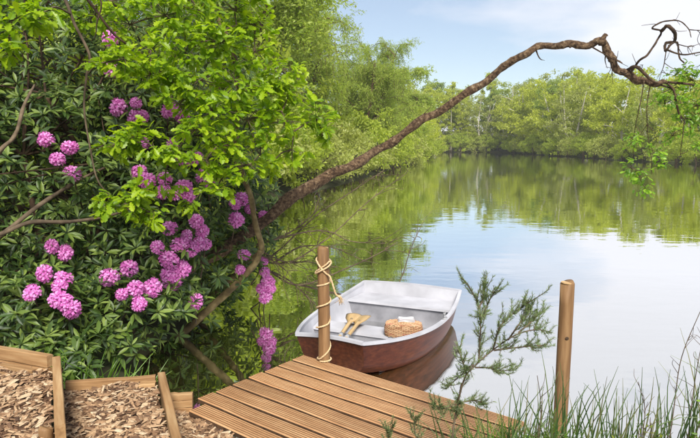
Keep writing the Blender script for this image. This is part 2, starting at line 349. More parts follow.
def willow_parts(seed, h, r, nstr=3200, leaf=.18):
    g = np.random.default_rng(seed); tb = MB(); P = []; X = []
    stems = []
    for s in range(4):
        a = s * 1.6 + g.uniform(-.4, .4); L = r * g.uniform(.35, .7)
        top = np.array([math.cos(a) * L, math.sin(a) * L, h * g.uniform(.68, .9)])
        pth = spline([[0, 0, -.3], [math.cos(a) * .3, math.sin(a) * .3, h * .2], top * [.6, .6, .62], top], 6)
        tb.tube(pth, [h * .018, h * .012, h * .005], 7, lump=.06, seed=s); stems.append(pth)
    for b in range(60):
        pth = stems[b % 4]; p = pth[g.integers(5, len(pth))]
        a = g.uniform(0, 6.3); L = r * g.uniform(.35, .95)
        e = p + np.array([math.cos(a) * L, math.sin(a) * L, L * g.uniform(-.1, .6)])
        rr = math.hypot(e[0], e[1])
        if rr > r: e[:2] *= r / rr
        e[2] = min(e[2], h)
        q = spline([p, (p + e) / 2 + [0, 0, .2 * L], e], 6); tb.tube(q, [h * .0042, h * .0012], 5)
        for k in range(nstr // 60):
            s0 = q[g.integers(2, len(q))] + g.normal(0, .18, 3); ln = g.uniform(.35, 1.5); nn = int(ln * 26)
            t = np.linspace(0, 1, nn)[:, None]; out = unit(np.array([s0[0], s0[1], .01]) + g.normal(0, .8, 3))
            if g.random() < .45: st = s0 + out * t * ln * .8 + np.array([0, 0, 1.]) * (t * .5 - t * t * .5) * ln
            else: st = s0 + out * t * .25 * ln - np.array([0, 0, 1.]) * t * t * ln
            tb.tube(st[::max(nn // 4, 1)], .006, 3, False)
            P.append(st + g.normal(0, .07, (nn, 3))); X.append(unit(g.normal(size=(nn, 3)) + [0, 0, -.8]))
    P = np.concatenate(P); X = np.concatenate(X); n = len(P)
    V, F = scatter(T_NAR if seed % 2 else T_DIA, P, X, rand_dir(n, g), leaf * g.uniform(.6, 1.3, n))
    return tb, V, F
KIND = {}
def add_kind(key, name, tb, V, F, tmat, lmat): KIND[key] = (name, tb.mesh('trunk', tmat, True), mesh_np('crown', V, F, lmat))
for i, (k, h, r, tm, lm, nl) in enumerate([('round', 11, 3.4, 'bark_dark', 'far_b', 9500), ('dark', 12, 3.0, 'bark_dark', 'far_d', 8500), ('birch', 12, 2.2, 'birch', 'far_a', 6500),
                                           ('sallow', 8, 3.0, 'birch', 'far_a', 8000), ('olive', 10, 3.2, 'birch', 'far_c', 6500), ('bush', 3.0, 2.0, 'twig', 'far_b', 4500), ('scrub', 2.6, 1.9, 'twig', 'far_c', 3200)]):
    for v in range(2 if i < 5 else 1):
        add_kind((k, v), {'bush': 'shore_bush', 'scrub': 'shore_bush'}.get(k, 'tree'), *tree_parts(20 + i * 5 + v, h, r, k, nl, .27 if i < 5 else .19), tm, lm)
for v in range(3): add_kind(('willow', v), 'willow_tree', *willow_parts(61 + v * 1, 11, 4.3), 'bark', 'willow')
LAB = {'round': ('broad mid-green tree with a rounded full crown', 'tree'), 'dark': ('tall dark green tree with a dense crown', 'tree'), 'birch': ('slim airy birch with a pale trunk', 'tree'),
       'sallow': ('yellow-green many-stemmed sallow tree', 'tree'), 'olive': ('dull olive sparsely leaved tree', 'tree'), 'bush': ('low green bush', 'bush'), 'scrub': ('low dull brownish bush', 'bush'), 'willow': ('feathery olive-green willow with drooping twigs', 'tree')}
def plant(kind, v, x, y, s, where, sz=1., rot=None):
    name, tme, cme = KIND[(kind, v)]
    o = link(name, None, None, (x, y, gz(x, y) - .05), rot if rot is not None else RNG.uniform(0, 6.3)); o.scale = (s, s, s * sz)
    link('trunk', tme, o); c = link('crown', cme, o); c['kind'] = 'stuff'
    lab, cat = LAB[kind]; tag(o, lab + ' ' + where, cat, lab + ' ' + where)
    return o
# left bank willows, each further along the bank
for k, (x, y, s, sz, v, lb) in enumerate([(-6.2, 16, .95, .62, 0, 'behind the rhododendron'), (-5.2, 24, 1., .74, 1, 'next after the one behind the rhododendron'), (-3.2, 33, 1.05, .92, 2, 'third along the left bank from the rhododendron'),
                                      (.9, 45, .95, .98, 0, 'fourth along the left bank from the rhododendron'), (4.0, 58, .92, .85, 1, 'fifth along the left bank from the rhododendron')]):
    o = plant('willow', v, x, y, s, lb, sz); del o['group']
WL = 'on the left bank beyond the willows'
for k, v, x, y, s in [('sallow', 0, 7.2, 72, .85), ('sallow', 1, 9.8, 88, .95), ('olive', 0, 9.5, 80, .8), ('round', 0, 10.5, 98, .95), ('olive', 1, 11, 108, 1.1), ('birch', 0, 11.5, 116, 1.1)]:
    plant(k, v, x, y, s, WL)
for x, y, s in [(-4.9, 10.5, 1.2), (-4.6, 13, 1.2), (-4.5, 15.5, 1.1), (-4.6, 20.5, 1.2), (-1.4, 31, 1.15), (.2, 36.8, 1.2), (-3.4, 25.5, 1.1), (1.9, 44, 1.1), (3.9, 53, 1.2), (-4.3, 31, 1.5), (-2.9, 38, 1.6), (-1.4, 44, 1.6), (1.0, 52, 1.6), (-4, 18, .8), (-3.3, 23, .9), (-2, 28, .9), (-.4, 33.5, .9), (1.4, 41, .9), (2.9, 47, 1), (5.3, 60, 1.), (7.2, 69, 1.1), (9.6, 79, 1.1), (11.2, 90, 1.1), (12.4, 102, 1.2)]:
    plant('bush' if RNG.random() < .6 else 'scrub', 0, x + .3, y, s, 'at the water edge of the left bank')
WF = 'at the far end of the pond'
for k, v, x, y, s in [('dark', 0, 13.5, 133, 1.1), ('birch', 0, 16.5, 131, 1.15), ('round', 1, 17.5, 140, 1.35), ('birch', 1, 20, 134, 1.2), ('dark', 1, 20, 145, 1.35), ('birch', 0, 22.8, 136, 1.25), ('birch', 1, 24.3, 134.5, 1.15), ('olive', 0, 25.5, 141, 1.35), ('round', 0, 27, 147, 1.3),
                      ('olive', 1, 29, 134, 1.25), ('dark', 0, 31.5, 135, 1.2), ('sallow', 0, 34.5, 133, 1.5), ('round', 1, 36, 140, 1.35), ('birch', 0, 33, 145, 1.4), ('sallow', 1, 18, 130, .8), ('sallow', 0, 26, 133.6, .75), ('olive', 1, 40, 142, 1.4), ('round', 0, 12, 146, 1.2), ('dark', 1, 9, 140, 1.2), ('dark', 0, 44, 148, 1.3), ('round', 1, 48, 140, 1.3)]:
    plant(k, v, x, y, s, WF)
WR = 'on the right-hand shore'
rr = np.random.default_rng(5)
HT = {'sallow': 8, 'olive': 10, 'round': 11, 'birch': 12, 'dark': 12}
ks = ['sallow', 'olive', 'sallow', 'round', 'birch', 'sallow', 'olive', 'round', 'sallow', 'birch', 'olive', 'sallow', 'dark', 'sallow']
for i, y in enumerate(np.arange(32, 128, 6.2)):
    k = ks[i % len(ks)]; s = (.116 * y * rr.uniform(.8, 1.0) + 1.4) / HT[k]
    plant(k, i % 2, 35.4 + rr.uniform(-.8, 1.2), y + rr.uniform(-1, 1), s, WR)
for i, y in enumerate(np.arange(36, 130, 8.5)):
    k = ks[(i * 3 + 1) % len(ks)]; plant(k, (i + 1) % 2, 41 + rr.uniform(-1, 2.5), y + rr.uniform(-2, 2), (.116 * y * rr.uniform(.92, 1.06) + 1.2) / HT[k], 'in the back row of the right-hand shore')
for i, y in enumerate(np.arange(34, 128, 4.3)):
    plant('scrub' if i % 3 == 1 else 'bush', 0, 32.9 + rr.uniform(-.4, .4), y + rr.uniform(-1, 1), rr.uniform(.7, 1.2), 'at the water edge of the right-hand shore')
for i, x in enumerate(np.arange(14, 33, 2.6)):
    plant('scrub' if i % 3 == 2 else 'bush', 0, x, 130.3 + (1 if x > 20 else 0) + rr.uniform(-.3, .6), rr.uniform(.9, 1.5), 'at the water edge of the far end')

# ------------------------------------------------------------------ rhododendron
LOBES = [((-4.2, 8.7, 2.4), (2.3, 1.0, 2.4)), ((-3.2, 6.4, 1.2), (1.6, 1.45, 1.6)), ((-2.1, 6.35, 0.95), (1.0, 1.1, 1.25)), ((-1.62, 7.2, 1.25), (.72, 1.0, 1.2)), ((-3.0, 7.1, 3.0), (1.8, 1.5, 1.6)), ((-2.05, 7.0, 2.4), (1.05, 1.2, 1.2)), ((-4.4, 5.4, 1.8), (1.2, 1.2, 2.0)), ((-2.05, 5.15, .45), (.72, .45, .42)), ((-2.75, 4.75, .6), (.65, .45, .5)), ((-2.1, 4.5, .25), (.6, .36, .3))]
rh = tag(link('rhododendron_bush', None, None, (-2.6, 6.6, gz(-2.6, 6.6))), 'large dark green rhododendron covered in round purple-pink flower heads', 'bush')
o0 = np.array(rh.location)
P = []; A = []
for ci, (c, r) in enumerate(LOBES):
    c = np.array(c); r = np.array(r); n = int(340 * (r[0] * r[1] + r[0] * r[2] + r[1] * r[2]))
    d = rand_dir(n); f = np.where(RNG.random(n) < .6, RNG.uniform(.9, 1.06, n), RNG.uniform(.5, .92, n))
    bump = 1 + .07 * np.sin(d[:, 0] * 7 + ci) * np.sin(d[:, 2] * 6 + ci * 2)
    p = c + d * r * (f * bump)[:, None]; nrm = unit(d / r)
    ok = (p[:, 2] > np.where((p[:, 0] > -1.75) | (p[:, 1] < 4.8), .12, .25)) & (nrm[:, 1] < .55) & ~((p[:, 2] < .55) & (p[:, 0] > -1.66 + (p[:, 1] - 5.2) * .2))
    for cj, (c2, r2) in enumerate(LOBES):
        if cj != ci: ok &= (((p - c2) / r2) ** 2).sum(1) > .45
    P.append(p[ok]); A.append(nrm[ok])
P = np.concatenate(P); A = np.concatenate(A); n = len(P)
ax = unit(A * .8 + np.array([0, -.15, .75]) + RNG.normal(0, .35, (n, 3)))
LP, LX, LZ, LS = [], [], [], []
for k in range(9):
    u = unit(np.cross(ax, [.3, .5, .8])); w = np.cross(ax, u); t = k * 2.4 + RNG.uniform(-.3, .3, n) + P[:, 0] * 9
    el = RNG.uniform(-.1, .55, n) + .05 * k
    dirv = (np.cos(t)[:, None] * u + np.sin(t)[:, None] * w) * np.cos(el)[:, None] + ax * np.sin(el)[:, None]
    dirv[:, 2] -= .12; keep = RNG.random(n) < .9
    LP.append((P + dirv * .012)[keep]); LX.append(dirv[keep]); LZ.append((ax + RNG.normal(0, .12, (n, 3)))[keep]); LS.append((RNG.uniform(.065, .135, n))[keep])
LP, LX, LZ, LS = map(np.concatenate, (LP, LX, LZ, LS))
def foliage_at(root, tpl, P, X, Z, S, mat, singles=300, bonus=None):
    """as foliage(), for world positions under a root that stands somewhere"""
    o = np.array(root.location); vis, dep = in_view(P); score = np.where(vis, S / dep, 0)
    if bonus is not None: score = score * bonus
    idx = np.argsort(-score)[:singles] if singles else np.array([], int)
    keep = np.ones(len(P), bool); keep[idx] = False
    V, F = scatter(tpl, P[keep] - o, X[keep], Z[keep], S[keep])
    link('foliage', mesh_np('foliage', V, F, mat), root)['kind'] = 'stuff'
    if len(idx):
        me = mesh_np('leaf', tpl[0], tpl[1], mat); a, b, c = frames(X[idx], Z[idx])
        for q, i in enumerate(idx):
            lf = link('leaf', me, root); Rm = np.stack([a[q], b[q], c[q]], 1) * S[i]; T = P[i] - o
            lf.matrix_basis = Matrix([(*Rm[0], T[0]), (*Rm[1], T[1]), (*Rm[2], T[2]), (0, 0, 0, 1)])
foliage_at(rh, T_RHODO, LP, LX, LZ, LS, 'rhodo', bonus=RNG.uniform(.6, 1, len(LP)))
# stems inside the bush
sb = MB(); tips = P[RNG.choice(len(P), 260, False)]
for s in range(9):
    a = RNG.uniform(0, 6.3); e = np.array([-2.9 + 1.1 * math.cos(a), 6.5 + .8 * math.sin(a), RNG.uniform(1.2, 2.6)])
    st = np.array([-2.7 + RNG.normal(0, .35), 6.6 + RNG.normal(0, .3), .05])
    pth = spline([st, (st + e) / 2 + RNG.normal(0, .15, 3), e], 6); sb.tube(pth - o0, [.05, .035, .02], 7, lump=.1, seed=s)
    for tp in tips[s::9]:
        q = pth[np.argmin(np.linalg.norm(pth - tp + [0, 0, .4], axis=1))]
        sb.tube(spline([q, (q + tp) / 2 + RNG.normal(0, .12, 3) - [0, 0, .08], tp], 4) - o0, [.014, .004], 5, False)
sb.obj('inner_branches', 'bark_dark', rh, True)['kind'] = 'stuff'
for pth, r in [([(-3.4, 4.75, 1.15), (-2.81, 4.7, 1.29), (-2.56, 4.75, 1.39), (-2.26, 4.8, 1.39), (-1.97, 4.9, 1.43), (-1.8, 5.3, 1.5)], .016), ([(-3.3, 4.8, 1.0), (-2.88, 4.8, 1.24), (-2.54, 4.9, 1.52), (-2.38, 5.3, 1.7), (-2.19, 5.5, 1.82)], .018), ([(-3.0, 4.9, 1.7), (-2.78, 4.8, 1.96), (-2.71, 4.9, 2.08), (-2.67, 5.0, 2.33), (-2.68, 5.2, 2.51)], .017)]:
    MB().tube(spline(np.array(pth) - o0, 5), [r * 1.2, r, r * .5], 7, lump=.12, seed=3).obj('branch', 'twig', rh, True)
# flower heads: domes of funnel-shaped florets
def truss(seed):
    g = np.random.default_rng(seed); b = MB(); n = 22
    for i in range(n):
        z = 1 - (i + .5) / n * 1.45; a = i * 2.4 + g.uniform(-.35, .35); q = math.sqrt(max(0, 1 - z * z)); d = np.array([q * math.cos(a), q * math.sin(a), z])
        u = unit(np.cross(d, [.2, .3, .9])); w = np.cross(d, u); c = d * .026; ph = g.uniform(0, 6.3)
        L = g.uniform(.030, .052)
        for k in range(5):
            t = ph + k * 1.2566; e = np.cos(t) * u + np.sin(t) * w; f = np.cross(d, e)
            v = [c, c + d * L * .75 + e * .012 - f * .007, c + d * L * .75 + e * .012 + f * .007, c + d * L * g.uniform(.85, 1.05) + e * .03 - f * .011, c + d * L * g.uniform(.85, 1.05) + e * .03 + f * .011, c + d * L * .9 + e * .038]
            b.add(v, [[[0, 1, 2], [3, 5, 4]], [[1, 3, 4, 2]]])
    return b.mesh('flower_head', 'petal')
TR = [truss(i) for i in range(4)]
FL = [(-2.61, 5.19, 2.05), (-2.5, 5.15, 1.88), (-2.43, 5.24, 1.98), (-2.38, 5.16, 1.76), (-2.18, 5.73, 2.35), (-2.01, 5.72, 2.39), (-2.03, 5.73, 2.26), (-1.95, 5.73, 2.27), (-1.73, 5.77, 2.32), (-1.67, 5.79, 2.33), (-1.61, 5.82, 2.28), (-1.97, 5.71, 2.02), (-1.72, 5.84, 2.01), (-2.2, 5.66, 2.97), (-2.21, 5.69, 2.69), (-1.58, 5.74, 1.86), (-1.51, 5.89, 1.88), (-1.91, 5.44, 1.75), (-1.83, 5.41, 1.68), (-1.69, 5.49, 1.69), (-1.69, 5.42, 1.58), (-1.6, 5.46, 1.55), (-1.54, 5.54, 1.61), (-1.49, 5.53, 1.52), (-1.41, 5.77, 1.7), (-1.37, 5.78, 1.64), (-1.62, 5.33, 1.26), (-1.42, 5.5, 1.3), (-1.38, 5.52, 1.21), (-1.49, 5.4, 1.18), (-1.54, 5.35, 1.11), (-1.71, 5.26, 1.1), (-1.46, 5.41, 1.06), (-1.4, 5.47, 1.09), (-1.35, 5.53, 1.08), (-1.62, 5.29, 0.98), (-1.53, 5.36, 0.88), (-1.64, 5.29, 0.84), (-1.61, 5.31, 0.78), (-1.66, 4.95, 0.81), (-2.06, 5.02, 0.88), (-1.94, 5.18, 0.92), (-1.87, 4.8, 0.79), (-1.78, 4.87, 0.82), (-1.72, 4.76, 0.72), (-1.45, 5.5, 0.54), (-1.16, 6.35, 1.43), (-1.17, 6.06, 1.4), (-1.15, 5.99, 1.25), (-1.08, 6.44, 1.31), (-0.96, 6.68, 1.2), (-1.1, 6.12, 0.87), (-1.13, 6.04, 0.73), (-1.01, 6.92, 0.65), (-1.0, 6.9, 0.52), (-0.96, 6.9, 0.4), (-1.0, 6.9, 0.22), (-1.04, 6.9, 0.32), (-0.93, 6.9, 0.32), (-2.52, 5.0, 1.15), (-2.43, 5.04, 1.09), (-2.36, 4.54, 1.02), (-2.25, 4.61, 0.96), (-2.24, 4.53, 0.92), (-2.38, 4.38, 0.91), (-2.18, 4.47, 0.81), (-2.14, 4.49, 0.75), (-2.21, 4.46, 0.83)]
stem = MB()
for i, f in enumerate(FL):
    f = np.array(f); q = link('flower_head', TR[i % 4], rh, f - o0); s = RNG.uniform(.78, 1.12); q.scale = (s * RNG.uniform(.88, 1.12), s * RNG.uniform(.88, 1.12), s * RNG.uniform(.85, 1.15))
    d = Vector((RNG.normal(.1, .3), -.75, .65 + RNG.normal(0, .25))); q.rotation_euler = d.to_track_quat('Z', 'Y').to_euler()
    bk = f - np.array(d.normalized()) * .35 + [-.1, .1, -.1]; stem.tube(spline([bk, (f + bk) / 2 - [0, 0, .03], f], 3) - o0, [.009, .005], 5, False)
stem.obj('flower_stalks', 'twig', rh, True)['kind'] = 'stuff'

# ------------------------------------------------------------------ oak growth
def oak_leaves(blobs, per_tip, size, rng):
    """blobs (x,y,z,radius,tips): twig tips in each blob carry a fan of leaves"""
    tips = []
    for x, y, z, r, n in blobs:
        c = np.array([x, y, z]); d = rand_dir(n, rng) * (rng.uniform(.1, 1, (n, 1)) ** .5) * r * [1.15, 1.3, .85]
        tips.append(np.column_stack([c + d, np.tile(c, (n, 1))]))
    T = np.concatenate(tips); P, X, Z, S = [], [], [], []
    out = unit(T[:, :3] - T[:, 3:] + rng.normal(0, .04, (len(T), 3)) + [0, -.03, -.01])
    for k in range(per_tip):
        n = len(T); d = unit(out * .5 + rng.normal(0, .8, (n, 3)) * [1, 1, .5]); d[:, 2] -= .22
        P.append(T[:, :3] + rng.normal(0, .02, (n, 3))); X.append(d); Z.append(np.array([0, -.25, 1.]) + rng.normal(0, .38, (n, 3))); S.append(size * rng.uniform(.65, 1.2, n))
    return T, np.concatenate(P), np.concatenate(X), np.concatenate(Z), np.concatenate(S)
def connect(blobs, supports, T, o, mb, r0=.008):
    sup = np.concatenate(supports); C = np.array([b[:3] for b in blobs]); left = list(range(len(C)))
    while left:
        D = np.linalg.norm(C[left][:, None] - sup[None], axis=2); i, j = np.unravel_index(np.argmin(D), D.shape)
        a, e = sup[j], C[left[i]]; L = D[i, j]
        q = spline([a, (a + e) / 2 + RNG.normal(0, .08 * L, 3) + [0, 0, .08 * L], e], 6)
        mb.tube(q - o, [r0, r0 * .6], 5, False); sup = np.vstack([sup, q[2:]]); left.pop(i)
    for t in T:
        q = np.stack([t[3:], (t[:3] + t[3:]) / 2 + RNG.normal(0, .01, 3), t[:3]]); mb.tube(q - o, [.0035, .002], 3, False)
OB = [(-2.11, 3.9, 2.79, 0.14, 14), (-2.0, 4.0, 2.84, 0.12, 10), (-2.16, 3.9, 2.63, 0.09, 9), (-1.97, 4.8, 3.0, 0.18, 12), (-1.74, 4.9, 2.95, 0.2, 14), (-1.49, 5.0, 3.04, 0.23, 18), (-1.23, 5.1, 3.09, 0.24, 20), (-0.96, 5.2, 3.12, 0.22, 18), (-0.81, 5.3, 3.02, 0.18, 14), (-1.52, 4.7, 2.72, 0.17, 14), (-1.61, 4.4, 2.62, 0.15, 14), (-1.71, 4.3, 2.58, 0.09, 7), (-1.34, 5.0, 2.81, 0.23, 20), (-1.07, 5.1, 2.85, 0.24, 22), (-0.82, 5.3, 2.8, 0.22, 20), (-0.62, 5.4, 2.66, 0.2, 16), (-0.54, 5.5, 2.48, 0.18, 16), (-1.41, 4.8, 2.55, 0.18, 14), (-1.2, 4.9, 2.52, 0.23, 22), (-0.96, 5.1, 2.54, 0.24, 24), (-0.74, 5.3, 2.43, 0.23, 22), (-1.5, 4.6, 2.53, 0.12, 10), (-1.34, 4.8, 2.32, 0.18, 14), (-1.09, 4.9, 2.27, 0.21, 20), (-0.86, 5.1, 2.21, 0.22, 20), (-0.58, 5.4, 2.22, 0.23, 18), (-0.32, 5.6, 2.25, 0.19, 14), (-0.26, 5.7, 2.09, 0.11, 8), (-1.2, 4.7, 2.12, 0.16, 13), (-0.99, 4.9, 2.0, 0.18, 14), (-0.76, 5.2, 1.98, 0.19, 14), (-0.53, 5.5, 1.96, 0.16, 11), (-1.67, 4.4, 2.01, 0.13, 12), (-1.56, 4.5, 2.08, 0.12, 10), (-1.45, 4.5, 1.97, 0.14, 12), (-1.36, 4.7, 1.93, 0.13, 9), (-1.15, 4.8, 1.89, 0.14, 10), (-1.77, 4.4, 1.57, 0.09, 8), (-1.62, 4.4, 1.57, 0.12, 11), (-1.51, 4.5, 1.5, 0.11, 9), (-1.54, 4.4, 1.68, 0.09, 7), (-1.0, 5.0, 1.78, 0.12, 8), (-1.1, 4.9, 1.64, 0.1, 7), (-0.85, 5.1, 1.84, 0.1, 7), (-1.31, 4.9, 1.52, 0.08, 4), (-2.13, 4.8, 2.96, 0.13, 7), (-1.85, 4.8, 3.11, 0.2, 12), (-1.36, 5.0, 3.24, 0.25, 16), (-0.92, 5.2, 3.32, 0.24, 14), (-0.72, 5.4, 1.82, 0.11, 6), (-1.48, 4.8, 1.69, 0.1, 5)]
og = np.random.default_rng(3)
# old oak standing beside the steps, its boughs reach in over the bush
ok1 = tag(link('oak_tree', None, None, (-3.9, 3.7, gz(-3.9, 3.7))), 'oak tree with thin drooping boughs of fresh leaves hanging over the rhododendron', 'tree'); o1 = np.array(ok1.location)
trunk = spline([(-3.9, 3.7, -.1), (-3.85, 3.75, 1.2), (-3.75, 3.8, 2.6), (-3.6, 3.9, 4.2)], 6); MB().tube(trunk - o1, [.24, .19, .15, .09], 12, lump=.06, seed=1).obj('trunk', 'bark', ok1, True)
BG = [[(-3.68, 3.85, 3.4), (-2.9, 4.1, 3.5), (-2.3, 4.25, 3.35), (-2.01, 4.3, 3.07), (-1.93, 4.35, 2.84), (-1.86, 4.4, 2.64), (-1.89, 4.4, 2.5), (-1.92, 4.4, 2.26), (-1.89, 4.4, 1.97), (-1.85, 4.4, 1.75), (-1.79, 4.5, 1.61)], [(-2.3, 4.25, 3.35), (-1.8, 4.4, 3.09), (-1.8, 4.4, 2.85), (-1.82, 4.4, 2.75)],
      [(-2.9, 4.1, 3.5), (-2.3, 4.4, 3.4), (-1.95, 4.5, 3.11), (-1.75, 4.6, 2.82), (-1.56, 4.8, 2.66), (-1.31, 5.0, 2.33)], [(-3.62, 3.9, 4.0), (-2.6, 4.3, 3.9), (-1.7, 4.8, 3.5), (-1.1, 5.1, 3.3)]]
sups = []
for i, (b, r) in enumerate(zip(BG, (.010, .006, .010, .03))):
    q = spline(b, 6); sups.append(q); MB().tube(q - o1, [r * 1.4, r, r * .45], 7, lump=.1, seed=i).obj('bough', 'bark_dark' if i else 'twig', ok1, True)
bl = [b for b in OB if b[1] < 4.75 or b[0] < -1.4]
T, P, X, Z, S = oak_leaves(bl, 8, .084, og); tw = MB(); connect(bl, sups, T, o1, tw); tw.obj('twigs', 'twig', ok1, True)['kind'] = 'stuff'
foliage_at(ok1, T_OAK, P, X, Z, S, 'oak')
# young oak rising from the water's edge
sap = spline([(-1.85, 7.0, .05), (-1.35, 6.6, .5), (-1.0, 6.25, .82), (-0.91, 6.1, 0.95), (-0.96, 6.05, 1.19), (-1.0, 6.0, 1.5), (-1.09, 5.95, 1.8), (-1.11, 5.9, 2.15), (-1.04, 5.8, 2.52), (-1.09, 5.7, 2.87), (-1.22, 5.6, 3.21), (-1.3, 5.6, 3.55)], 5)
ok2 = tag(link('young_oak', None, None, (-1.85, 7.0, 0)), 'young oak with a thin bent stem and a bright yellow-green mass of leaves', 'tree'); o2 = np.array(ok2.location)
MB().tube(sap - o2, [.034, .03, .028, .016], 9, lump=.1, seed=4).obj('trunk', 'bark_moss', ok2, True)
lim = [spline(b, 6) for b in ([(-1.11, 5.9, 2.16), (-1.0, 5.7, 2.3), (-.8, 5.5, 2.3), (-.6, 5.3, 2.3)], [(-1.04, 5.8, 2.52), (-1.08, 5.5, 2.6), (-1.1, 5.1, 2.6)], [(-1.09, 5.7, 2.87), (-1.0, 5.5, 3.0), (-.95, 5.2, 3.0)])]
for q in lim: MB().tube(q - o2, [.016, .007], 6, lump=.1).obj('bough', 'bark_moss', ok2, True)
bl = [b for b in OB if not (b[1] < 4.75 or b[0] < -1.4)]
T, P, X, Z, S = oak_leaves(bl, 8, .088, og); tw = MB(); connect(bl, lim + [sap[33:]], T, o2, tw); tw.obj('twigs', 'twig', ok2, True)['kind'] = 'stuff'
foliage_at(ok2, T_OAK, P, X, Z, S, 'oak')

# ------------------------------------------------------------------ leaning tree whose bare limb arches across the water
lt = tag(link('leaning_tree', None, None, (-2.9, 6.9, gz(-2.9, 6.9))), 'leaning tree with one long bare crooked limb arching over the pond', 'tree'); o3 = np.array(lt.location)
LIMB = [(-2.9, 6.9, -.1), (-2.45, 6.5, .25), (-1.92, 6.1, 0.58), (-1.5, 6.1, 0.83), (-1.12, 6.3, 1.04), (-0.72, 6.6, 1.36), (-0.34, 6.9, 1.6), (0.02, 7.05, 1.76), (0.42, 7.3, 1.98), (0.83, 7.2, 2.27), (1.22, 7.1, 2.5), (1.6, 7.0, 2.76), (1.91, 6.9, 2.99), (2.18, 6.9, 3.1), (2.42, 6.8, 3.09), (2.67, 6.8, 3.1), (2.77, 6.8, 3.14), (2.85, 6.8, 3.02), (2.92, 6.8, 2.89), (3.05, 6.8, 2.78), (3.22, 6.8, 2.71), (3.34, 6.7, 2.67), (3.48, 6.7, 2.68)]
lq = spline(LIMB, 7); rad = np.interp(np.linspace(0, 22, len(lq)), [0, 4, 6, 8, 10, 12, 14, 16, 17, 19, 21, 22], [.075, .062, .058, .047, .042, .039, .038, .037, .046, .038, .033, .02])
for c, w, s in [(37, 2.5, .12), (43, 2, .2), (51, 2, .25), (57, 2, .14), (111, 2, .3), (140, 3, .2), (82, 2, .15)]: rad *= 1 + s * np.exp(-((np.arange(len(rad)) - c) / w) ** 2)
rad *= 1 + .09 * np.sin(np.arange(len(rad)) * .83) * np.sin(np.arange(len(rad)) * .31 + 1) + np.random.default_rng(8).normal(0, .035, len(rad))
lq = lq + np.column_stack([np.zeros(len(lq)), .02 * np.sin(np.arange(len(lq)) * .5), .014 * np.sin(np.arange(len(lq)) * .71 + 1)]) * np.clip(np.arange(len(lq)) / 20, 0, 1)[:, None]
MB().tube(lq - o3, rad, 14, lump=.10, seed=9).obj('trunk', 'bark', lt, True)
sg = np.random.default_rng(21)
for k in (33, 38, 42, 47, 50, 55, 62, 70, 79, 88, 97, 104, 118, 124, 130):   # snags, stubs and small shoots along the limb
    T_ = unit(lq[k + 1] - lq[k - 1]); d = unit(np.cross(T_, sg.normal(size=3)) + T_ * .6 + [0, 0, .1]); L_ = sg.uniform(.05, .12) if sg.random() < .5 else sg.uniform(.2, .5); p_ = lq[k] + d * rad[k] * .5
    MB().tube(spline([p_, p_ + d * L_ * .5 + sg.normal(0, .015, 3), p_ + d * L_ + sg.normal(0, .03, 3)], 4) - o3, [.016 if L_ < .13 else .009, .006 if L_ < .13 else .002], 6, lump=.15, seed=k).obj('snag', 'bark_dark', lt, True)
mo = [(lq[i] + [0, 0, rad[i] * .75]) for i in list(range(34, 47)) * 7 + list(range(50, 58)) * 7]; mo = np.array(mo) + sg.normal(0, .022, (len(mo), 3))
V_, F_ = scatter(T_DIA, mo - o3, rand_dir(len(mo), sg), rand_dir(len(mo), sg) + [0, 0, 1], sg.uniform(.02, .05, len(mo))); link('moss', mesh_np('moss', V_, F_, 'moss'), lt)['kind'] = 'stuff'
mb = MB(); mb.tube(spline([(2.74, 6.8, 3.1), (2.78, 6.78, 3.17), (2.81, 6.78, 3.2)], 3) - o3, [.035, .022], 8, lump=.15, seed=2); mb.obj('broken_stub', 'bark', lt, True)
TW = {'t2': [(3.05, 6.85, 2.8), (3.11, 6.67, 2.84), (3.27, 6.63, 2.69), (3.57, 6.76, 2.61)], 't3': [(3.1, 6.8, 2.78), (3.14, 6.67, 2.91), (3.2, 6.63, 2.96), (3.38, 6.8, 3.14), (3.42, 6.8, 3.24), (3.26, 6.68, 3.25), (3.38, 6.7, 3.32), (3.64, 6.86, 3.36), (3.7, 6.77, 3.26), (3.67, 6.65, 3.15)],
      't4': [(3.42, 6.8, 3.24), (3.42, 6.67, 3.27), (3.48, 6.63, 3.19), (3.57, 6.8, 3.13), (3.48, 6.8, 3.11), (3.42, 6.68, 3.01), (3.49, 6.7, 3.09), (3.64, 6.86, 3.12), (3.62, 6.77, 2.96), (3.62, 6.66, 2.88)], 't5': [(3.45, 6.72, 3.03), (3.6, 6.67, 2.97), (3.77, 6.63, 2.99), (4.1, 6.8, 3.05)], 't6': [(3.71, 6.77, 3.25), (3.8, 6.7, 3.23), (3.91, 6.63, 3.22)],
      't6b': [(3.63, 6.82, 3.1), (3.69, 6.7, 3.06), (3.86, 6.77, 3.11)], 't7': [(3.43, 6.69, 3.0), (3.4, 6.67, 2.83), (3.33, 6.65, 2.71)], 't8': [(2.9, 6.8, 2.92), (2.86, 6.7, 2.81), (2.86, 6.66, 2.66)], 't9': [(3.48, 6.7, 2.67), (3.54, 6.67, 2.57), (3.6, 6.65, 2.33), (3.8, 6.8, 2.28), (3.94, 6.84, 2.21), (3.99, 6.7, 2.16)],
      't10': [(3.3, 6.72, 2.68), (3.24, 6.65, 2.4), (3.33, 6.75, 2.05), (3.44, 6.85, 1.77)], 't11': [(3.48, 6.7, 2.68), (3.68, 6.62, 2.65), (4.04, 6.77, 2.6)], 't12': [(3.7, 6.72, 2.31), (3.65, 6.65, 2.05), (3.7, 6.77, 1.83)], 't13': [(3.24, 6.75, 2.7), (3.17, 6.65, 2.48), (3.17, 6.75, 2.16), (3.22, 6.85, 1.83)]}
sups = []
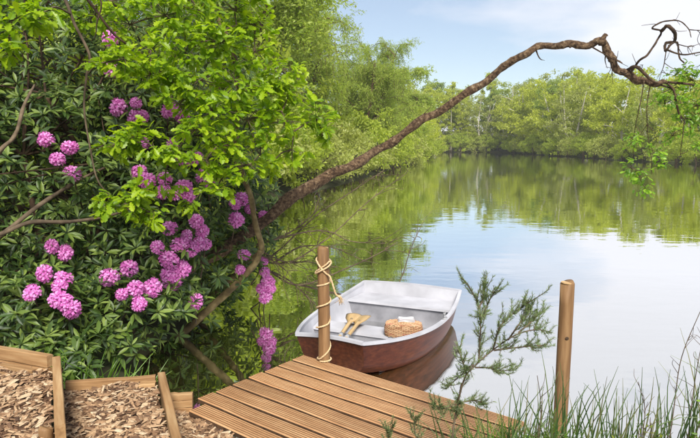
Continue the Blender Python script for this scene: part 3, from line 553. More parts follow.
for k, v in TW.items():
    q = spline(v, 6); sups.append(q); r = {'t2': .022, 't3': .013, 't4': .02, 't9': .014, 't11': .016, 't5': .011}.get(k, .006)
    b = MB().tube(q - o3, [r, r * .75, r * .35], 6, lump=.12, seed=len(k))
    for j in range(4):
        i = RNG.integers(3, len(q)); e = q[i] + RNG.normal(0, .09, 3) + [.03, 0, -.03]; b.tube(spline([q[i], (q[i] + e) / 2 + RNG.normal(0, .02, 3), e], 3) - o3, [.004, .002], 4, False)
    b.obj('twig', 'bark_dark', lt, True)
OR = [(3.8, 6.8, 2.71, 0.18, 12), (3.62, 6.7, 2.51, 0.16, 11), (3.46, 6.7, 2.45, 0.11, 7), (3.82, 6.7, 2.43, 0.13, 9), (3.77, 6.9, 2.81, 0.12, 7), (3.14, 6.7, 1.74, 0.1, 7), (3.3, 6.7, 1.52, 0.08, 5), (3.5, 6.8, 1.76, 0.1, 6), (3.23, 6.7, 1.65, 0.07, 4), (3.18, 6.8, 2.05, 0.09, 5), (3.92, 6.8, 2.16, 0.11, 6), (4.11, 6.9, 2.67, 0.23, 12)]
OR += [(3.9, 6.75, 2.9, .14, 9), (3.95, 6.7, 2.55, .16, 11), (3.7, 6.8, 2.3, .12, 7), (3.55, 6.75, 2.62, .12, 8), (3.85, 6.75, 2.3, .14, 9), (3.62, 6.8, 2.1, .1, 6), (3.4, 6.75, 1.9, .09, 5), (3.95, 6.8, 2.0, .12, 7)]
T, P, X, Z, S = oak_leaves([(*b[:3], b[3] * 1.15, int(b[4] * 1.4)) for b in OR], 6, .064, og); tw = MB(); connect(OR, sups, T, o3, tw, .004); tw.obj('twigs', 'bark_dark', lt, True)['kind'] = 'stuff'
foliage_at(lt, T_OAK, P, X, Z, S, 'oak2')

# fallen log and dead branch at the water's edge
fl = tag(link('fallen_log', None, None, (-1.9, 6.1, 0)), 'fallen pale brown log leaning from the water up into the rhododendron', 'log')
MB().tube(spline(np.array([(-1.9, 6.1, -.12), (-1.76, 6.1, .03), (-1.58, 6.08, .2), (-1.40, 6.07, .366), (-1.15, 6.06, .60), (-0.97, 6.08, 0.80), (-0.925, 6.1, 0.92)]) - np.array((-1.9, 6.1, 0)), 6), [.046, .041, .036, .028], 10, lump=.07, seed=6).obj('trunk', 'bark_moss', fl, True)
db = tag(link('dead_branch', None, None, (-1.07, 7.2, 0)), 'tangle of thin bare dead twigs over the water behind the mooring post', 'branch'); o4 = np.array(db.location)
DD = [[(-1.07, 7.2, 0.58), (-0.86, 7.3, 0.72), (-0.43, 7.5, 1.11), (0.05, 7.8, 1.41), (0.45, 8.0, 1.66)], [(-1.07, 7.2, .58), (-0.71, 7.0, 0.62), (-0.26, 7.2, 0.88), (0.25, 7.5, 1.31), (0.73, 7.8, 1.63)], [(-1.0, 7.1, .5), (-0.6, 7.0, 0.34), (0.0, 7.1, 0.54), (0.38, 7.2, 0.7), (0.59, 7.3, 0.82)], [(-.6, 7.0, .34), (0, 7.4, .1), (.45, 7.6, .0), (0.65, 7.6, 0.26), (0.79, 7.7, 0.65), (0.93, 7.8, 0.93)], [(-1.11, 6.9, 0.84), (-0.55, 7.1, 0.96), (-0.24, 7.2, 0.95), (0.01, 7.3, 0.82), (0.46, 7.4, 0.77)], [(-1.07, 6.9, 0.78), (-0.77, 7.0, 0.62), (-0.49, 7.2, 0.58), (-0.19, 7.3, 0.48)], [(-1.03, 6.9, 0.72), (-0.88, 6.9, 0.64), (-0.72, 6.8, 0.54)], [(-0.97, 7.2, 0.85), (-0.74, 7.3, 0.93), (-0.47, 7.4, 1.13), (-0.38, 7.6, 1.36)],
      [(-1.1, 7.2, .3), (-1.05, 7.15, .55), (-1.1, 6.95, .82)], [(-1.05, 7.2, .5), (-.75, 7.2, .35), (-.45, 7.1, .1), (-.35, 7.1, -.03)], [(-.9, 7.1, .6), (-.6, 7.3, .75), (-.2, 7.5, .7), (.2, 7.6, .5)]]
DL = [[], [], []]
for i, b in enumerate(DD):
    q = spline(b, 7); mb = MB().tube(q - o4, [.013, .008, .004], 6, lump=.1, seed=i)
    for j in range(14):
        k = RNG.integers(2, len(q)); d = unit(unit(q[min(k + 1, len(q) - 1)] - q[k - 1]) + RNG.normal(0, .55, 3) + [0, 0, -.05]); L = RNG.uniform(.12, .45)
        s2 = spline([q[k], q[k] + d * L * .5 + RNG.normal(0, .03, 3), q[k] + d * L + RNG.normal(0, .05, 3) - [0, 0, .04]], 4); mb.tube(s2 - o4, [.0045, .0022], 4, False)
        for m_ in range(4):
            p = s2[RNG.integers(2, len(s2))]; DL[0].append(p); DL[1].append(RNG.normal(size=3)); DL[2].append(RNG.normal(size=3) + [0, 0, 1])
    mb.obj('twig', 'twig', db, True)
foliage_at(db, T_RHODO, np.array(DL[0]), np.array(DL[1]), np.array(DL[2]), RNG.uniform(.02, .045, len(DL[0])), 'willow', 0)

# ------------------------------------------------------------------ jetty
U = np.array([.78, -.626, 0]); Vv = np.array([-.626, -.78, 0]); O = np.array([-.364, 4.673, .32]); rz = math.atan2(U[1], U[0])
jt = tag(link('jetty', None, None, (O[0], O[1], 0), rz), 'low wooden jetty of grooved brown decking boards', 'jetty')
def plank_mesh(L, wd=.129, th=.03, ng=6, seed=0):
    g = np.random.default_rng(seed); prof = [(-wd / 2, -th), (-wd / 2, -.004), (-wd / 2 + .004, 0)]; pitch = (wd - .016) / ng
    for k in range(ng):
        y = -wd / 2 + .008 + pitch * (k + .5); prof += [(y - pitch * .20, 0), (y - pitch * .15, -.008), (y + pitch * .15, -.008), (y + pitch * .20, 0)]
    prof += [(wd / 2 - .004, 0), (wd / 2, -.004), (wd / 2, -th)]; n = len(prof); xs = np.linspace(0, L, 9); V = []
    for x in xs:
        dz = g.normal(0, .0012); V += [(x, y, z + dz) for y, z in prof]
    F = [[i * n + j, i * n + (j + 1) % n, (i + 1) * n + (j + 1) % n, (i + 1) * n + j] for i in range(8) for j in range(n)]
    b = MB().add(V, [F]); c = len(V)
    for k, fl_ in ((0, 1), (8, 0)):
        ctr = np.array([[xs[k], 0, -th / 2]]); ring = np.array(V)[k * n:(k + 1) * n]
        f = [[n, (j + 1) % n, j] if fl_ else [n, j, (j + 1) % n] for j in range(n)]; b.add(np.vstack([ring, ctr]), [f])
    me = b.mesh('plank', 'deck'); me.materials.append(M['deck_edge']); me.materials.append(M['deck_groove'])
    for p_ in me.polygons:      # sides: damp dirt plus gap shade put into the colour; dirty groove walls
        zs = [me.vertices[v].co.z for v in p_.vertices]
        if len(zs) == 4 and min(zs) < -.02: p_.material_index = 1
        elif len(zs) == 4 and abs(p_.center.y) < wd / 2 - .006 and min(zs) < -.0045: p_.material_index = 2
    return me
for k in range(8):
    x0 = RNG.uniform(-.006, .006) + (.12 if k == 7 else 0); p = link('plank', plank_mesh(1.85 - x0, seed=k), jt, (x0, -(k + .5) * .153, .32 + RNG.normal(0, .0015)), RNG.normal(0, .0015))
for sx in (.09, .85, 1.62): MB().box((sx, -.61, .24), (.05, 1.16, .095)).obj('joist', 'timber', jt)
for sx in (.15, 1.6):
    for sy in (-.1, -1.1): MB().tube([(sx, sy, -.6), (sx, sy, .19)], .045, 10).obj('leg', 'pole', jt, True)

def pole(mb, r, z0, z1, seed):
    z = np.linspace(z0, z1 - .006, 14); return mb.tube(np.vstack([np.column_stack([np.sin(z * 3 + seed) * .003, np.cos(z * 2.3 + seed) * .003, z]), [0, 0, z1]]), np.append(np.full(14, r), r * .9), 20, True, .012, seed)
mp_ = tag(link('mooring_post', None, None, (-.205, 4.545, .32)), 'round wooden mooring post at the jetty corner wound with rope', 'post')
pl_ = pole(MB(), .046, -.9, .9, 1).obj('pole', 'pole', mp_, True)
MB().tube([(0, 0, .8965), (0, 0, .9035)], .0395, 20).obj('sawn_top', 'endgrain', pl_)
rp = tag(link('rope', None, None, (-.205, 4.545, .32)), 'pale cream rope spiralling round the mooring post with a frayed tail', 'rope')
th_z = [(0, .012), (5.5, .02), (6.3, .03), (9.4, .16), (11, .26), (14, .31), (15.7, .38), (18.8, .45), (21.5, .50), (24, .60), (26.5, .63), (29, .66), (31.4, .74), (33, .80), (35, .745), (37, .70), (39.5, .78), (42, .83), (43.6, .80), (45, .71)]
th = np.linspace(0, 45, 260); zz = np.interp(th, *zip(*th_z)); rr_ = .0525 + .004 * np.sin(th * .7) + np.where(th > 32, .006, 0)
hel = np.column_stack([rr_ * np.cos(th - 2.2), rr_ * np.sin(th - 2.2), zz])
tail = spline([hel[-1], hel[-1] + [.03, -.012, -.02], hel[-1] + [.055, -.03, -.09], hel[-1] + [.075, -.035, -.15], hel[-1] + [.1, -.03, -.17]], 6)
rope = MB()
full = np.vstack([hel, tail[1:]])
for s in range(3):
    a = np.arange(len(full)) * 1.15 + s * 2.094; Tn = unit(np.gradient(full, axis=0)); u = unit(np.cross(Tn, [.1, .2, 1])); w = np.cross(Tn, u)
    rope.tube(full + .0033 * (np.cos(a)[:, None] * u + np.sin(a)[:, None] * w), .0042, 6)
cd_ = rope.obj('cord', 'rope', rp, True)
fr_ = MB(); e = tail[-1]
for k in range(26): fr_.tube(spline([e, e + [.012, 0, -.014] + RNG.normal(0, .006, 3), e + [.018, 0, -.05] + RNG.normal(0, .016, 3)], 3), [.0026, .0012], 4)
fr_.tube([e - [.006, 0, -.006], e + [.008, 0, -.01]], .011, 8); fr_.obj('frayed_end', 'rope', cd_, True)

p2 = tag(link('wooden_post', None, None, (1.442, 3.9, 0)), 'bare round wooden post standing in the water beside the rushes', 'post')
pl_ = pole(MB(), .046, -.7, 1.1, 5).obj('pole', 'pole', p2, True)
MB().tube([(0, 0, 1.0965), (0, 0, 1.1035)], .0395, 20).obj('sawn_top', 'endgrain', pl_)
MB().add(*tube([(0, -.044, .73), (0, -.048, .73)], [.013, .008], 10)).obj('knot', 'bark_dark', pl_)

# ------------------------------------------------------------------ dinghy
AX = np.array([.395, .918]); bow = np.array([-.178, 4.836]); LB = 2.265
bt = tag(link('dinghy', None, None, (bow[0], bow[1], 0), math.atan2(AX[1], AX[0])), 'small dinghy with varnished red-brown hull and pale grey inside', 'boat')
# local: +x towards the stern, +y to the pond side of the left gunwale, z up; waterline z = 0
ts = np.linspace(0, 1, 25)
def half(t): return np.interp(t, *zip(*[(i / 8, v) for i, v in enumerate([.305, .435, .535, .607, .645, .66, .655, .63, .59])]))
half_s = np.poly1d(np.polyfit(np.linspace(0, 1, 9), [.305, .43, .53, .602, .643, .659, .652, .63, .592], 4))
def sheer(t): return .40 - .42 * t + .37 * t * t
def keel(t): return -.10 + .17 * np.clip(1 - t / .45, 0, 1) ** 2 + .06 * np.clip((t - .6) / .4, 0, 1) ** 2
def section(t, off=0., n=11):
    """points from one gunwale over the keel to the other"""
    b = half_s(t) - off; s = sheer(t); k = keel(t) + off * 1.8; out_ = []
    for u in np.linspace(-1, 1, 2 * n + 1):
        a = abs(u)           # 0 keel, 1 gunwale
        y = b * (np.sin(min(a / .62, 1) * math.pi / 2) ** .9 * .86 + .14 * max(0, (a - .3) / .7)); z = k + (s - k) * (.10 * a + .90 * np.clip((a - .18) / .82, 0, 1) ** 1.7)
        rake = -.0 * (1 - t)
        out_.append((t * LB + (1 - t) ** 3 * .13 * (s - z) / .3 - t ** 4 * .07 * (s - z) / .3, math.copysign(y, u), z))
    return np.array(out_)
def loft(off, t0=0., t1=1.):
    S_ = [section(t, off) for t in np.linspace(t0, t1, 25)]; n = len(S_[0]); V = np.concatenate(S_)
    I = (np.arange(24)[:, None] * n + np.arange(n - 1)[None]).ravel(); return V, [np.stack([I, I + 1, I + n + 1, I + n], 1)]
MB().add(*loft(0)).obj('hull', 'hull', bt, True)
MB().add(*loft(.014, .02, .99)).obj('lining', 'white', bt, True)
def transom(t, th, name, mat, off, inset=0):
    R_ = section(t, off); n = len(R_); A_ = R_.copy(); B_ = R_.copy(); B_[:, 0] += th
    # flat board with a slightly crowned top edge
    cm = np.linspace(R_[0], R_[-1], n); cm[:, 2] += .018 * np.sin(np.linspace(0, math.pi, n))
    V = np.vstack([A_, cm, B_, cm + [th, 0, 0]]); i = np.arange(n - 1)
    F = [np.stack([i, i + 1, i + n + 1, i + n], 1), np.stack([i + 2 * n, i + 3 * n, i + 3 * n + 1, i + 2 * n + 1], 1), np.stack([i + n, i + n + 1, i + 3 * n + 1, i + 3 * n], 1)]
    return MB().add(V, F).obj(name, mat, bt)
transom(0., -.004, 'bow_transom', 'hull', 0.); transom(.012, .012, 'bow_lining', 'white', .013)
transom(1., .004, 'stern_transom', 'hull', 0.); transom(.99, -.012, 'stern_lining', 'white', .013)
for sgn in (-1, 1):     # gunwale rails
    tt = np.linspace(0, 1, 30); e = np.array([section(t)[-1 if sgn > 0 else 0] for t in tt]); V = []
    for p in e:
        for dy, dz in ((.012, -.016), (.012, .010), (-.022, .010), (-.022, -.016)): V.append((p[0], p[1] + sgn * dy, p[2] + dz))
    F = [[i * 4 + j, i * 4 + (j + 1) % 4, i * 4 + 4 + (j + 1) % 4, i * 4 + 4 + j] for i in range(29) for j in range(4)] + [[0, 1, 2, 3], [116, 117, 118, 119]]
    MB().add(V, [F]).obj('gunwale', 'white', bt)
for t, nm in ((0., 'bow_rail'), (1., 'stern_rail')):
    s_ = section(t); q = np.linspace(s_[0], s_[-1], 15); q[:, 2] += .018 * np.sin(np.linspace(0, math.pi, 15)); V = []
    for p in q:
        for dx_, dz in ((-.014, -.012), (-.014, .0125), (.026, .0125), (.026, -.012)): V.append((p[0] + (dx_ if t == 0 else -dx_), p[1], p[2] + dz))
    MB().add(V, [[[i * 4 + j, i * 4 + (j + 1) % 4, i * 4 + 4 + (j + 1) % 4, i * 4 + 4 + j] for i in range(14) for j in range(4)] + [[0, 1, 2, 3], [56, 57, 58, 59]]]).obj(nm, 'white', bt)
def yat(t, z):   # inner half breadth at height z
    s = section(t, .016)[11:]; return np.interp(z, s[:, 2], s[:, 1])
def thwart(t0, t1, z, name, front=None, th=.025):
    V = []
    for t in (t0, t1):
        y = yat(t, z - .01); V += [(t * LB, -y, z - th), (t * LB, y, z - th), (t * LB, y, z), (t * LB, -y, z)]
    o_ = MB().add(V, [[[0, 1, 2, 3], [4, 7, 6, 5], [3, 2, 6, 7], [0, 4, 5, 1], [1, 5, 6, 2], [0, 3, 7, 4]]]).obj(name, 'white', bt)
    for tf in front or []:
        zb = keel(tf) + .03; zs = np.linspace(zb, z - th, 6); V = [(tf * LB + d_, s_ * yat(tf, zz_), zz_) for d_ in (-.006, .006) for zz_ in zs for s_ in (-1, 1)]
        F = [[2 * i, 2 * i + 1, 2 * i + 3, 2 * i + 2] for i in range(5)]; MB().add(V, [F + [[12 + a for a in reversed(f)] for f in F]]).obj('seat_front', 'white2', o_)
    return o_
thwart(.80, .985, .235, 'stern_seat', [.815]); thwart(.36, .475, .20, 'middle_seat', [.37, .465])
for k in range(5):   # floor boards
    y = (k - 2) * .155; V = []
    for t in np.linspace(.18, .80, 8):
        zz_ = keel(t) + .035 + abs(y) * .05
        if abs(y) > .2 and t < .25: y_ = y * .75
        else: y_ = y
        for dy, dz in ((-.068, 0), (.068, 0), (.068, .012), (-.068, .012)): V.append((t * LB, y_ + dy, zz_ + dz))
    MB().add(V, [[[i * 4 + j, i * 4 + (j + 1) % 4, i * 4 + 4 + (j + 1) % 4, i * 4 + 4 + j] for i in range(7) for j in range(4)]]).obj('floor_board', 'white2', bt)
for sgn in (-1, 1):
    t = .58; p = section(t)[-1 if sgn > 0 else 0]; b = MB(); c = np.array([p[0], p[1] - sgn * .006, p[2] + .012])
    b.box(c, (.09, .03, .012)); b.tube([c, c + [0, 0, .035]], .007, 8)
    a = np.linspace(-2.6, -.55, 12) + 0; a = np.linspace(math.pi * 1.08, math.pi * 1.92, 12); b.tube(np.column_stack([c[0] + .032 * np.cos(a), np.full(12, c[1]), c[2] + .072 + .034 * np.sin(a)]), .0065, 6); b.obj('rowlock', 'metal', bt, True)
MB().tube([(-.02, 0, .26), (-.045, 0, .25), (-.05, 0, .225), (-.02, 0, .215)], .006, 6).obj('bow_ring', 'metal', bt, True)
b = MB(); 
for i in range(12):
    t0, t1 = .5 + i * .04, .5 + (i + 1) * .04
    b.box(((t0 + t1) / 2 * LB, 0, (keel(t0) + keel(t1)) / 2 - .02), (.04 * LB + .002, .02, .05))
b.obj('keel', 'hull', bt)
def boat_world(x, y, z):
    a = bt.rotation_euler.z; return (bow[0] + x * math.cos(a) - y * math.sin(a), bow[1] + x * math.sin(a) + y * math.cos(a), z)
# oars: blades on the middle seat, handles down in the bow
def oar(tip, hnd, roll, label):
    tip = np.array(boat_world(*tip)); hnd = np.array(boat_world(*hnd)); d = tip - hnd; L = np.linalg.norm(d)
    r = tag(link('oar', None, None, hnd), label, 'oar', None); r.rotation_mode = 'QUATERNION'; r.rotation_quaternion = Vector(d).to_track_quat('X', 'Z') @ Matrix.Rotation(roll, 3, 'X').to_quaternion()
    MB().tube(np.column_stack([np.linspace(.0, L * .74, 10), np.zeros(10), np.zeros(10)]), [.014, .017, .019, .018, .017], 10).obj('shaft', 'oar', r, True)
    MB().tube([(.1, 0, 0), (.17, 0, 0)], .0225, 10).obj('collar', 'metal', r, True)
    xs = np.linspace(L * .56, L, 12); w = np.interp(np.linspace(0, 1, 12), [0, .2, .45, .8, .93, 1], [.016, .032, .068, .088, .082, .055]); th = np.linspace(.014, .005, 12); V = []
    for x, ww, tt_ in zip(xs, w, th):
        for yy, z_ in ((-1, 0), (-.5, tt_), (0, tt_ * 1.5), (.5, tt_), (1, 0), (.5, -tt_), (0, -tt_ * 1.5), (-.5, -tt_)): V.append((x, yy * ww, z_ * .8))
    F = [[i * 8 + j, i * 8 + (j + 1) % 8, i * 8 + 8 + (j + 1) % 8, i * 8 + 8 + j] for i in range(11) for j in range(8)] + [[88, 89, 90, 91], [88, 91, 92, 95], [95, 92, 93, 94]]
    MB().add(V, [F]).obj('blade', 'oar', r, True)
oar((1.30, .30, .235), (.30, .05, .30), .1, 'pale wooden oar resting on the boat seat, nearer the left side')
oar((1.26, .19, .238), (.27, -.02, .30), -.15, 'pale wooden oar resting on the boat seat, nearer the wicker basket')
# wicker basket on the middle seat, a folded cloth on it
bk = tag(link('wicker_basket', None, None, boat_world(.93, -.35, .203), math.atan2(AX[1], AX[0]) - 1.35), 'tan woven wicker basket sitting in the dinghy', 'basket')
bk.scale = (.92, .95, .66)
def rr_pt(a, w, d):   # rounded rectangle outline
    c, s = math.cos(a), math.sin(a); k = (abs(c) ** 3.2 + abs(s) ** 3.2) ** (-1 / 3.2); return c * k * w, s * k * d
b = MB()
for k in range(13):
    z = .008 + k * .0125; f = 1 - .10 * (k / 12 - .45) ** 2 * 2; a = np.linspace(0, 2 * math.pi, 97)[:-1]
    ring = np.array([(*rr_pt(x, (.19 + .005 * math.sin(x * 24 + k * math.pi)) * f, (.12 + .005 * math.sin(x * 24 + k * math.pi)) * f), z) for x in a])
    for s_ in range(16):     # short visible lengths of cane between the stakes
        i = (np.arange(7) + s_ * 6) % 96; b.tube(ring[i], .0068, 5, False)
b.obj('woven_side', 'wicker', bk, True)
b = MB()
for k in range(24):
    a = k / 24 * 2 * math.pi; x, y = rr_pt(a, .188, .118); b.tube([(x * .96, y * .96, 0), (x * 1.01, y * 1.01, .08), (x * .95, y * .95, .168)], .0045, 5)
b.obj('stake', 'wicker', bk, True)
b = MB()
for k in range(15):
    y = -.112 + k * .016; w = rr_pt(math.asin(max(-.99, min(.99, y / .121))), .186, .118)[0]; xs = np.linspace(-abs(w) * .99, abs(w) * .99, 26)
    for s_ in range(6): b.tube(np.column_stack([xs[s_ * 4:s_ * 4 + 6], np.full(len(xs[s_ * 4:s_ * 4 + 6]), y), .164 + .034 * (1 - (xs[s_ * 4:s_ * 4 + 6] / .19) ** 2) * (1 - (y / .125) ** 2) + .004 * np.sin(np.arange(s_ * 4, s_ * 4 + len(xs[s_ * 4:s_ * 4 + 6])) * 1.6 + k * math.pi)]), .0082, 5, False)
b.obj('lid', 'wicker', bk, True)
fc = tag(link('folded_cloth', None, None, boat_world(.95, -.37, .337), math.atan2(AX[1], AX[0]) - 1.2), 'small white folded cloth on top of the wicker basket', 'cloth')
b = MB()
for k in range(3):
    n = 9; gx_, gy_ = np.meshgrid(np.linspace(-.08, .08, n), np.linspace(-.045, .045, n)); z = .004 + k * .009 + .004 * np.sin(gx_ * 40 + k) * np.cos(gy_ * 50) - .25 * gx_ ** 2
    top = np.stack([gx_ * (1 - .05 * k), gy_ * (1 - .08 * k), z + .004], -1).reshape(-1, 3); bot = top - [0, 0, .007]; I = (np.arange(n - 1)[:, None] * n + np.arange(n - 1)[None]).ravel(); Fq = np.stack([I, I + 1, I + n + 1, I + n], 1)
    ed = list(range(n)) + [i * n + n - 1 for i in range(1, n)] + [n * n - 1 - i for i in range(1, n)] + [(n - 1 - i) * n for i in range(1, n - 1)]; m_ = len(ed)
    b.add(np.vstack([top, bot]), [np.vstack([Fq, Fq[:, ::-1] + n * n]), [[ed[i], ed[(i + 1) % m_], ed[(i + 1) % m_] + n * n, ed[i] + n * n] for i in range(m_)]])
b.obj('fold', 'cloth', fc, True)

# ------------------------------------------------------------------ timber-edged steps with bark chips
def board(parent, a, b_, top, h, th=.048, name='plank', mat='timber'):
    a, b_ = np.array(a), np.array(b_); d = b_ - a; L = np.linalg.norm(d); ang = math.atan2(d[1], d[0]); me = MB()
    n = 7; bv = .004; prof = [(-th / 2, -h), (-th / 2, -bv), (-th / 2 + bv, 0), (th / 2 - bv, 0), (th / 2, -bv), (th / 2, -h)]; V = []
    for x in np.linspace(0, L, n):
        w = RNG.normal(0, .0012, 2); V += [(x, y + w[0], z + w[1]) for y, z in prof]
    me.add(V, [[[i * 6 + j, i * 6 + (j + 1) % 6, i * 6 + 6 + (j + 1) % 6, i * 6 + 6 + j] for i in range(n - 1) for j in range(6)] + [[0, 5, 4, 1], [1, 4, 3, 2], [36, 37, 40, 41], [37, 38, 39, 40]]])
    o_ = me.obj(name, mat, parent); o_.location = (a[0] - parent.location.x, a[1] - parent.location.y, top - parent.location.z); o_.rotation_euler = (0, 0, ang); return o_
s1 = tag(link('timber_step', None, None, (-1.85, 3.63, .3)), 'upper timber-edged step with stacked planks along its back', 'step')
board(s1, (-1.862, 3.665), (-1.389, 2.727), .68, .14); board(s1, (-1.858, 3.665), (-1.387, 2.727), .536, .14)
for k, (dz, dy) in enumerate([(0, .06), (-.0, .0)]): pass
board(s1, (-1.90, 3.66), (-2.75, 4.0), .685, .075); board(s1, (-1.90, 3.645), (-2.75, 3.985), .606, .1, .05)
board(s1, (-1.97, 3.60), (-2.75, 3.905), .615, .07, .045); board(s1, (-2.04, 3.53), (-2.75, 3.80), .60, .07, .045)
pole(MB(), .033, 0, .30, 3).obj('stake', 'pole', s1, True, loc=(-1.495 + 1.85, 2.80 - 3.63, .03))
s2 = tag(link('timber_step', None, None, (-1.26, 3.82, .2)), 'lower timber-edged step beside the jetty', 'step')
board(s2, (-1.262, 3.85), (-.84, 2.80), .5, .1); board(s2, (-1.26, 3.85), (-.838, 2.80), .396, .12)
board(s2, (-1.29, 3.815), (-1.835, 3.71), .492, .14, .04)
board(s2, (-1.37, 3.74), (-1.27, 3.755), .47, .1, .06)
s3 = tag(link('timber_kerb', None, None, (-1.2, 3.75, .2)), 'short stack of thin planks between lower step and jetty', 'kerb')
for k in range(3): board(s3, (-1.21, 3.735 - k * .004), (-1.03, 3.752 - k * .004), .40 - k * .046, .043, .04)
CH = MB().add(np.array([(-.5, -.5, 0), (.5, -.35, 0), (.42, .5, 0), (-.45, .4, 0), (-.35, -.3, 1), (.4, -.2, .8), (.3, .3, 1), (-.3, .25, .7)], float), [[[0, 3, 2, 1], [4, 5, 6, 7], [0, 1, 5, 4], [1, 2, 6, 5], [2, 3, 7, 6], [3, 0, 4, 7]]])
T_CHIP = (np.concatenate(CH.V), [np.concatenate(CH.F[4])])
def bed(corners, z, n, label_name, slope=(0, 0)):
    """bark-chip bed: a lumpy base with chips lying on it"""
    c = np.array(corners, float); m_ = 14; u, v = np.meshgrid(np.linspace(0, 1, m_), np.linspace(0, 1, m_)); xy = (1 - u)[..., None] * (1 - v)[..., None] * c[0] + u[..., None] * (1 - v)[..., None] * c[1] + u[..., None] * v[..., None] * c[2] + (1 - u)[..., None] * v[..., None] * c[3]
    hh = lambda x, y: z + .012 * np.sin(x * 9 + y * 4) + .010 * np.sin(x * 17 - y * 13) + slope[0] * (x - c[0, 0]) + slope[1] * (y - c[0, 1])
    V = np.concatenate([xy, hh(xy[..., 0], xy[..., 1])[..., None]], -1).reshape(-1, 3); I = (np.arange(m_ - 1)[:, None] * m_ + np.arange(m_ - 1)[None]).ravel()
    b = link('mulch_bed', mesh_np('mulch_bed', V, [np.stack([I, I + 1, I + m_ + 1, I + m_], 1)], 'mulch_base', True)); tag(b, kind='structure')
    a, t = RNG.random((2, n)); p = ((1 - a) * (1 - t))[:, None] * c[0] + (a * (1 - t))[:, None] * c[1] + (a * t)[:, None] * c[2] + ((1 - a) * t)[:, None] * c[3]
    P = np.column_stack([p, hh(p[:, 0], p[:, 1]) + RNG.uniform(-.004, .012, n)]); th = RNG.uniform(0, 6.3, n)
    X = np.column_stack([np.cos(th), np.sin(th), RNG.normal(0, .22, n)]); Z = np.column_stack([RNG.normal(0, .33, (n, 2)), np.ones(n)])
    S = RNG.uniform(.013, .062, n) * RNG.choice([1, 1, 1, 1.4], n); cb = MB()
    for q_, asp in enumerate(([1, .36, .10], [1, .2, .09], [.8, .5, .07])): cb.add(*scatter((T_CHIP[0] * asp, T_CHIP[1]), P[q_::3], X[q_::3], Z[q_::3], S[q_::3]))
    ch = cb.obj('wood_chips', 'chip'); tag(ch, label_name, 'wood chips', None, 'stuff')
bed([(-1.88, 3.62), (-1.30, 2.45), (-2.35, 2.3), (-2.75, 3.85)], .585, 3800, 'brown wood chips filling the upper step')
bed([(-1.29, 3.79), (-.80, 2.65), (-1.42, 2.55), (-1.84, 3.68)], .445, 2600, 'pale brown wood chips filling the lower step')
bed([(-1.2, 3.72), (-1.02, 3.70), (-.35, 3.0), (-.80, 2.75)], .285, 1500, 'wood chips on the ground between the lower step and the jetty')

# ------------------------------------------------------------------ rushes, gorse and weeds by the water
def blades(root, base, n, h, spread, w, bend, mat, rng, kinked=.0):
    o_ = np.array(root.location); b = MB()
    for i in range(n):
        a = rng.uniform(0, 6.3); q = spread * math.sqrt(rng.random()); p = np.array([base[0] + q * math.cos(a), base[1] + q * .8 * math.sin(a), base[2] - .05])
        L = h * rng.uniform(.5, 1.1); d = np.array([rng.normal(0, bend), rng.normal(0, bend), 1.]); t = np.linspace(0, 1, 6)[:, None]
        cv = p + d * t * L + np.array([rng.normal(0, bend), rng.normal(0, bend), -.1]) * (t ** 2.2) * L
        if rng.random() < kinked: cv[4:] += np.array([rng.normal(0, .12), 0, -.15]) * np.array([[.4], [1.]])
        b.tube(cv - o_, [w, w * .95, w * .75, w * .2], 4, False)
    return b.obj('blades', mat, root)
rg = np.random.default_rng(12)
RS = [(.62, 3.12, 14, .55), (.78, 3.02, 20, .62), (.93, 3.08, 24, .68), (1.08, 3.05, 24, .66), (1.22, 3.15, 22, .74), (1.36, 3.1, 22, .66), (1.5, 3.2, 20, .62), (1.66, 3.15, 18, .66), (1.82, 3.25, 18, .66), (1.98, 3.2, 20, .74), (2.12, 3.3, 16, .76), (2.3, 3.3, 16, .72), (2.5, 3.4, 14, .75)]
for i, (x, y, n, h) in enumerate(RS):
    z = max(gz(x, y), .12); r = tag(link('rush_clump', None, None, (x, y, z)), 'clump of thin dark green rushes at the pond edge', 'rushes', 'rushes along the near bank')
    bl_ = blades(r, (x, y, z), n, h * 1.08, .11, .0043, .12, 'rush', rg, .12); bl_['kind'] = 'stuff'
gr = tag(link('grass', None, None, (1.0, 3.1, .2)), kind='stuff')
for i in range(9): blades(gr, (.72 + i * .06, 3.0 + rg.uniform(-.05, .15), .2), 60, .36, .12, .004, .3, 'grass', rg)
# dry branching stems
for i, (x, y, h, lean) in enumerate([(1.74, 3.12, .95, .14), (1.9, 3.2, .8, .05), (1.58, 3.05, .55, -.05), (.98, 2.95, .62, -.02), (1.97, 3.15, .72, -.06)]):
    z = max(gz(x, y), .12); r = tag(link('dry_stem', None, None, (x, y, z)), 'thin dry branching stem among the rushes', 'plant', 'dry stems among the rushes'); b = MB(); o_ = np.array((x, y, z))
    q = spline([(0, 0, -.05), (lean * .2, 0, h * .4), (lean * .3 + .02, .02, h * .7), (lean, 0, h)], 6); b.tube(q, [.0035, .0018], 5, False)
    for k in range(9):
        p = q[rg.integers(6, len(q))]; e = p + [rg.normal(0, .05), rg.normal(0, .04), rg.uniform(.02, .1)]; b.tube(spline([p, (p + e) / 2 + rg.normal(0, .01, 3), e], 3), [.0018, .001], 4, False)
    b.obj('stem', 'twig', r, True)
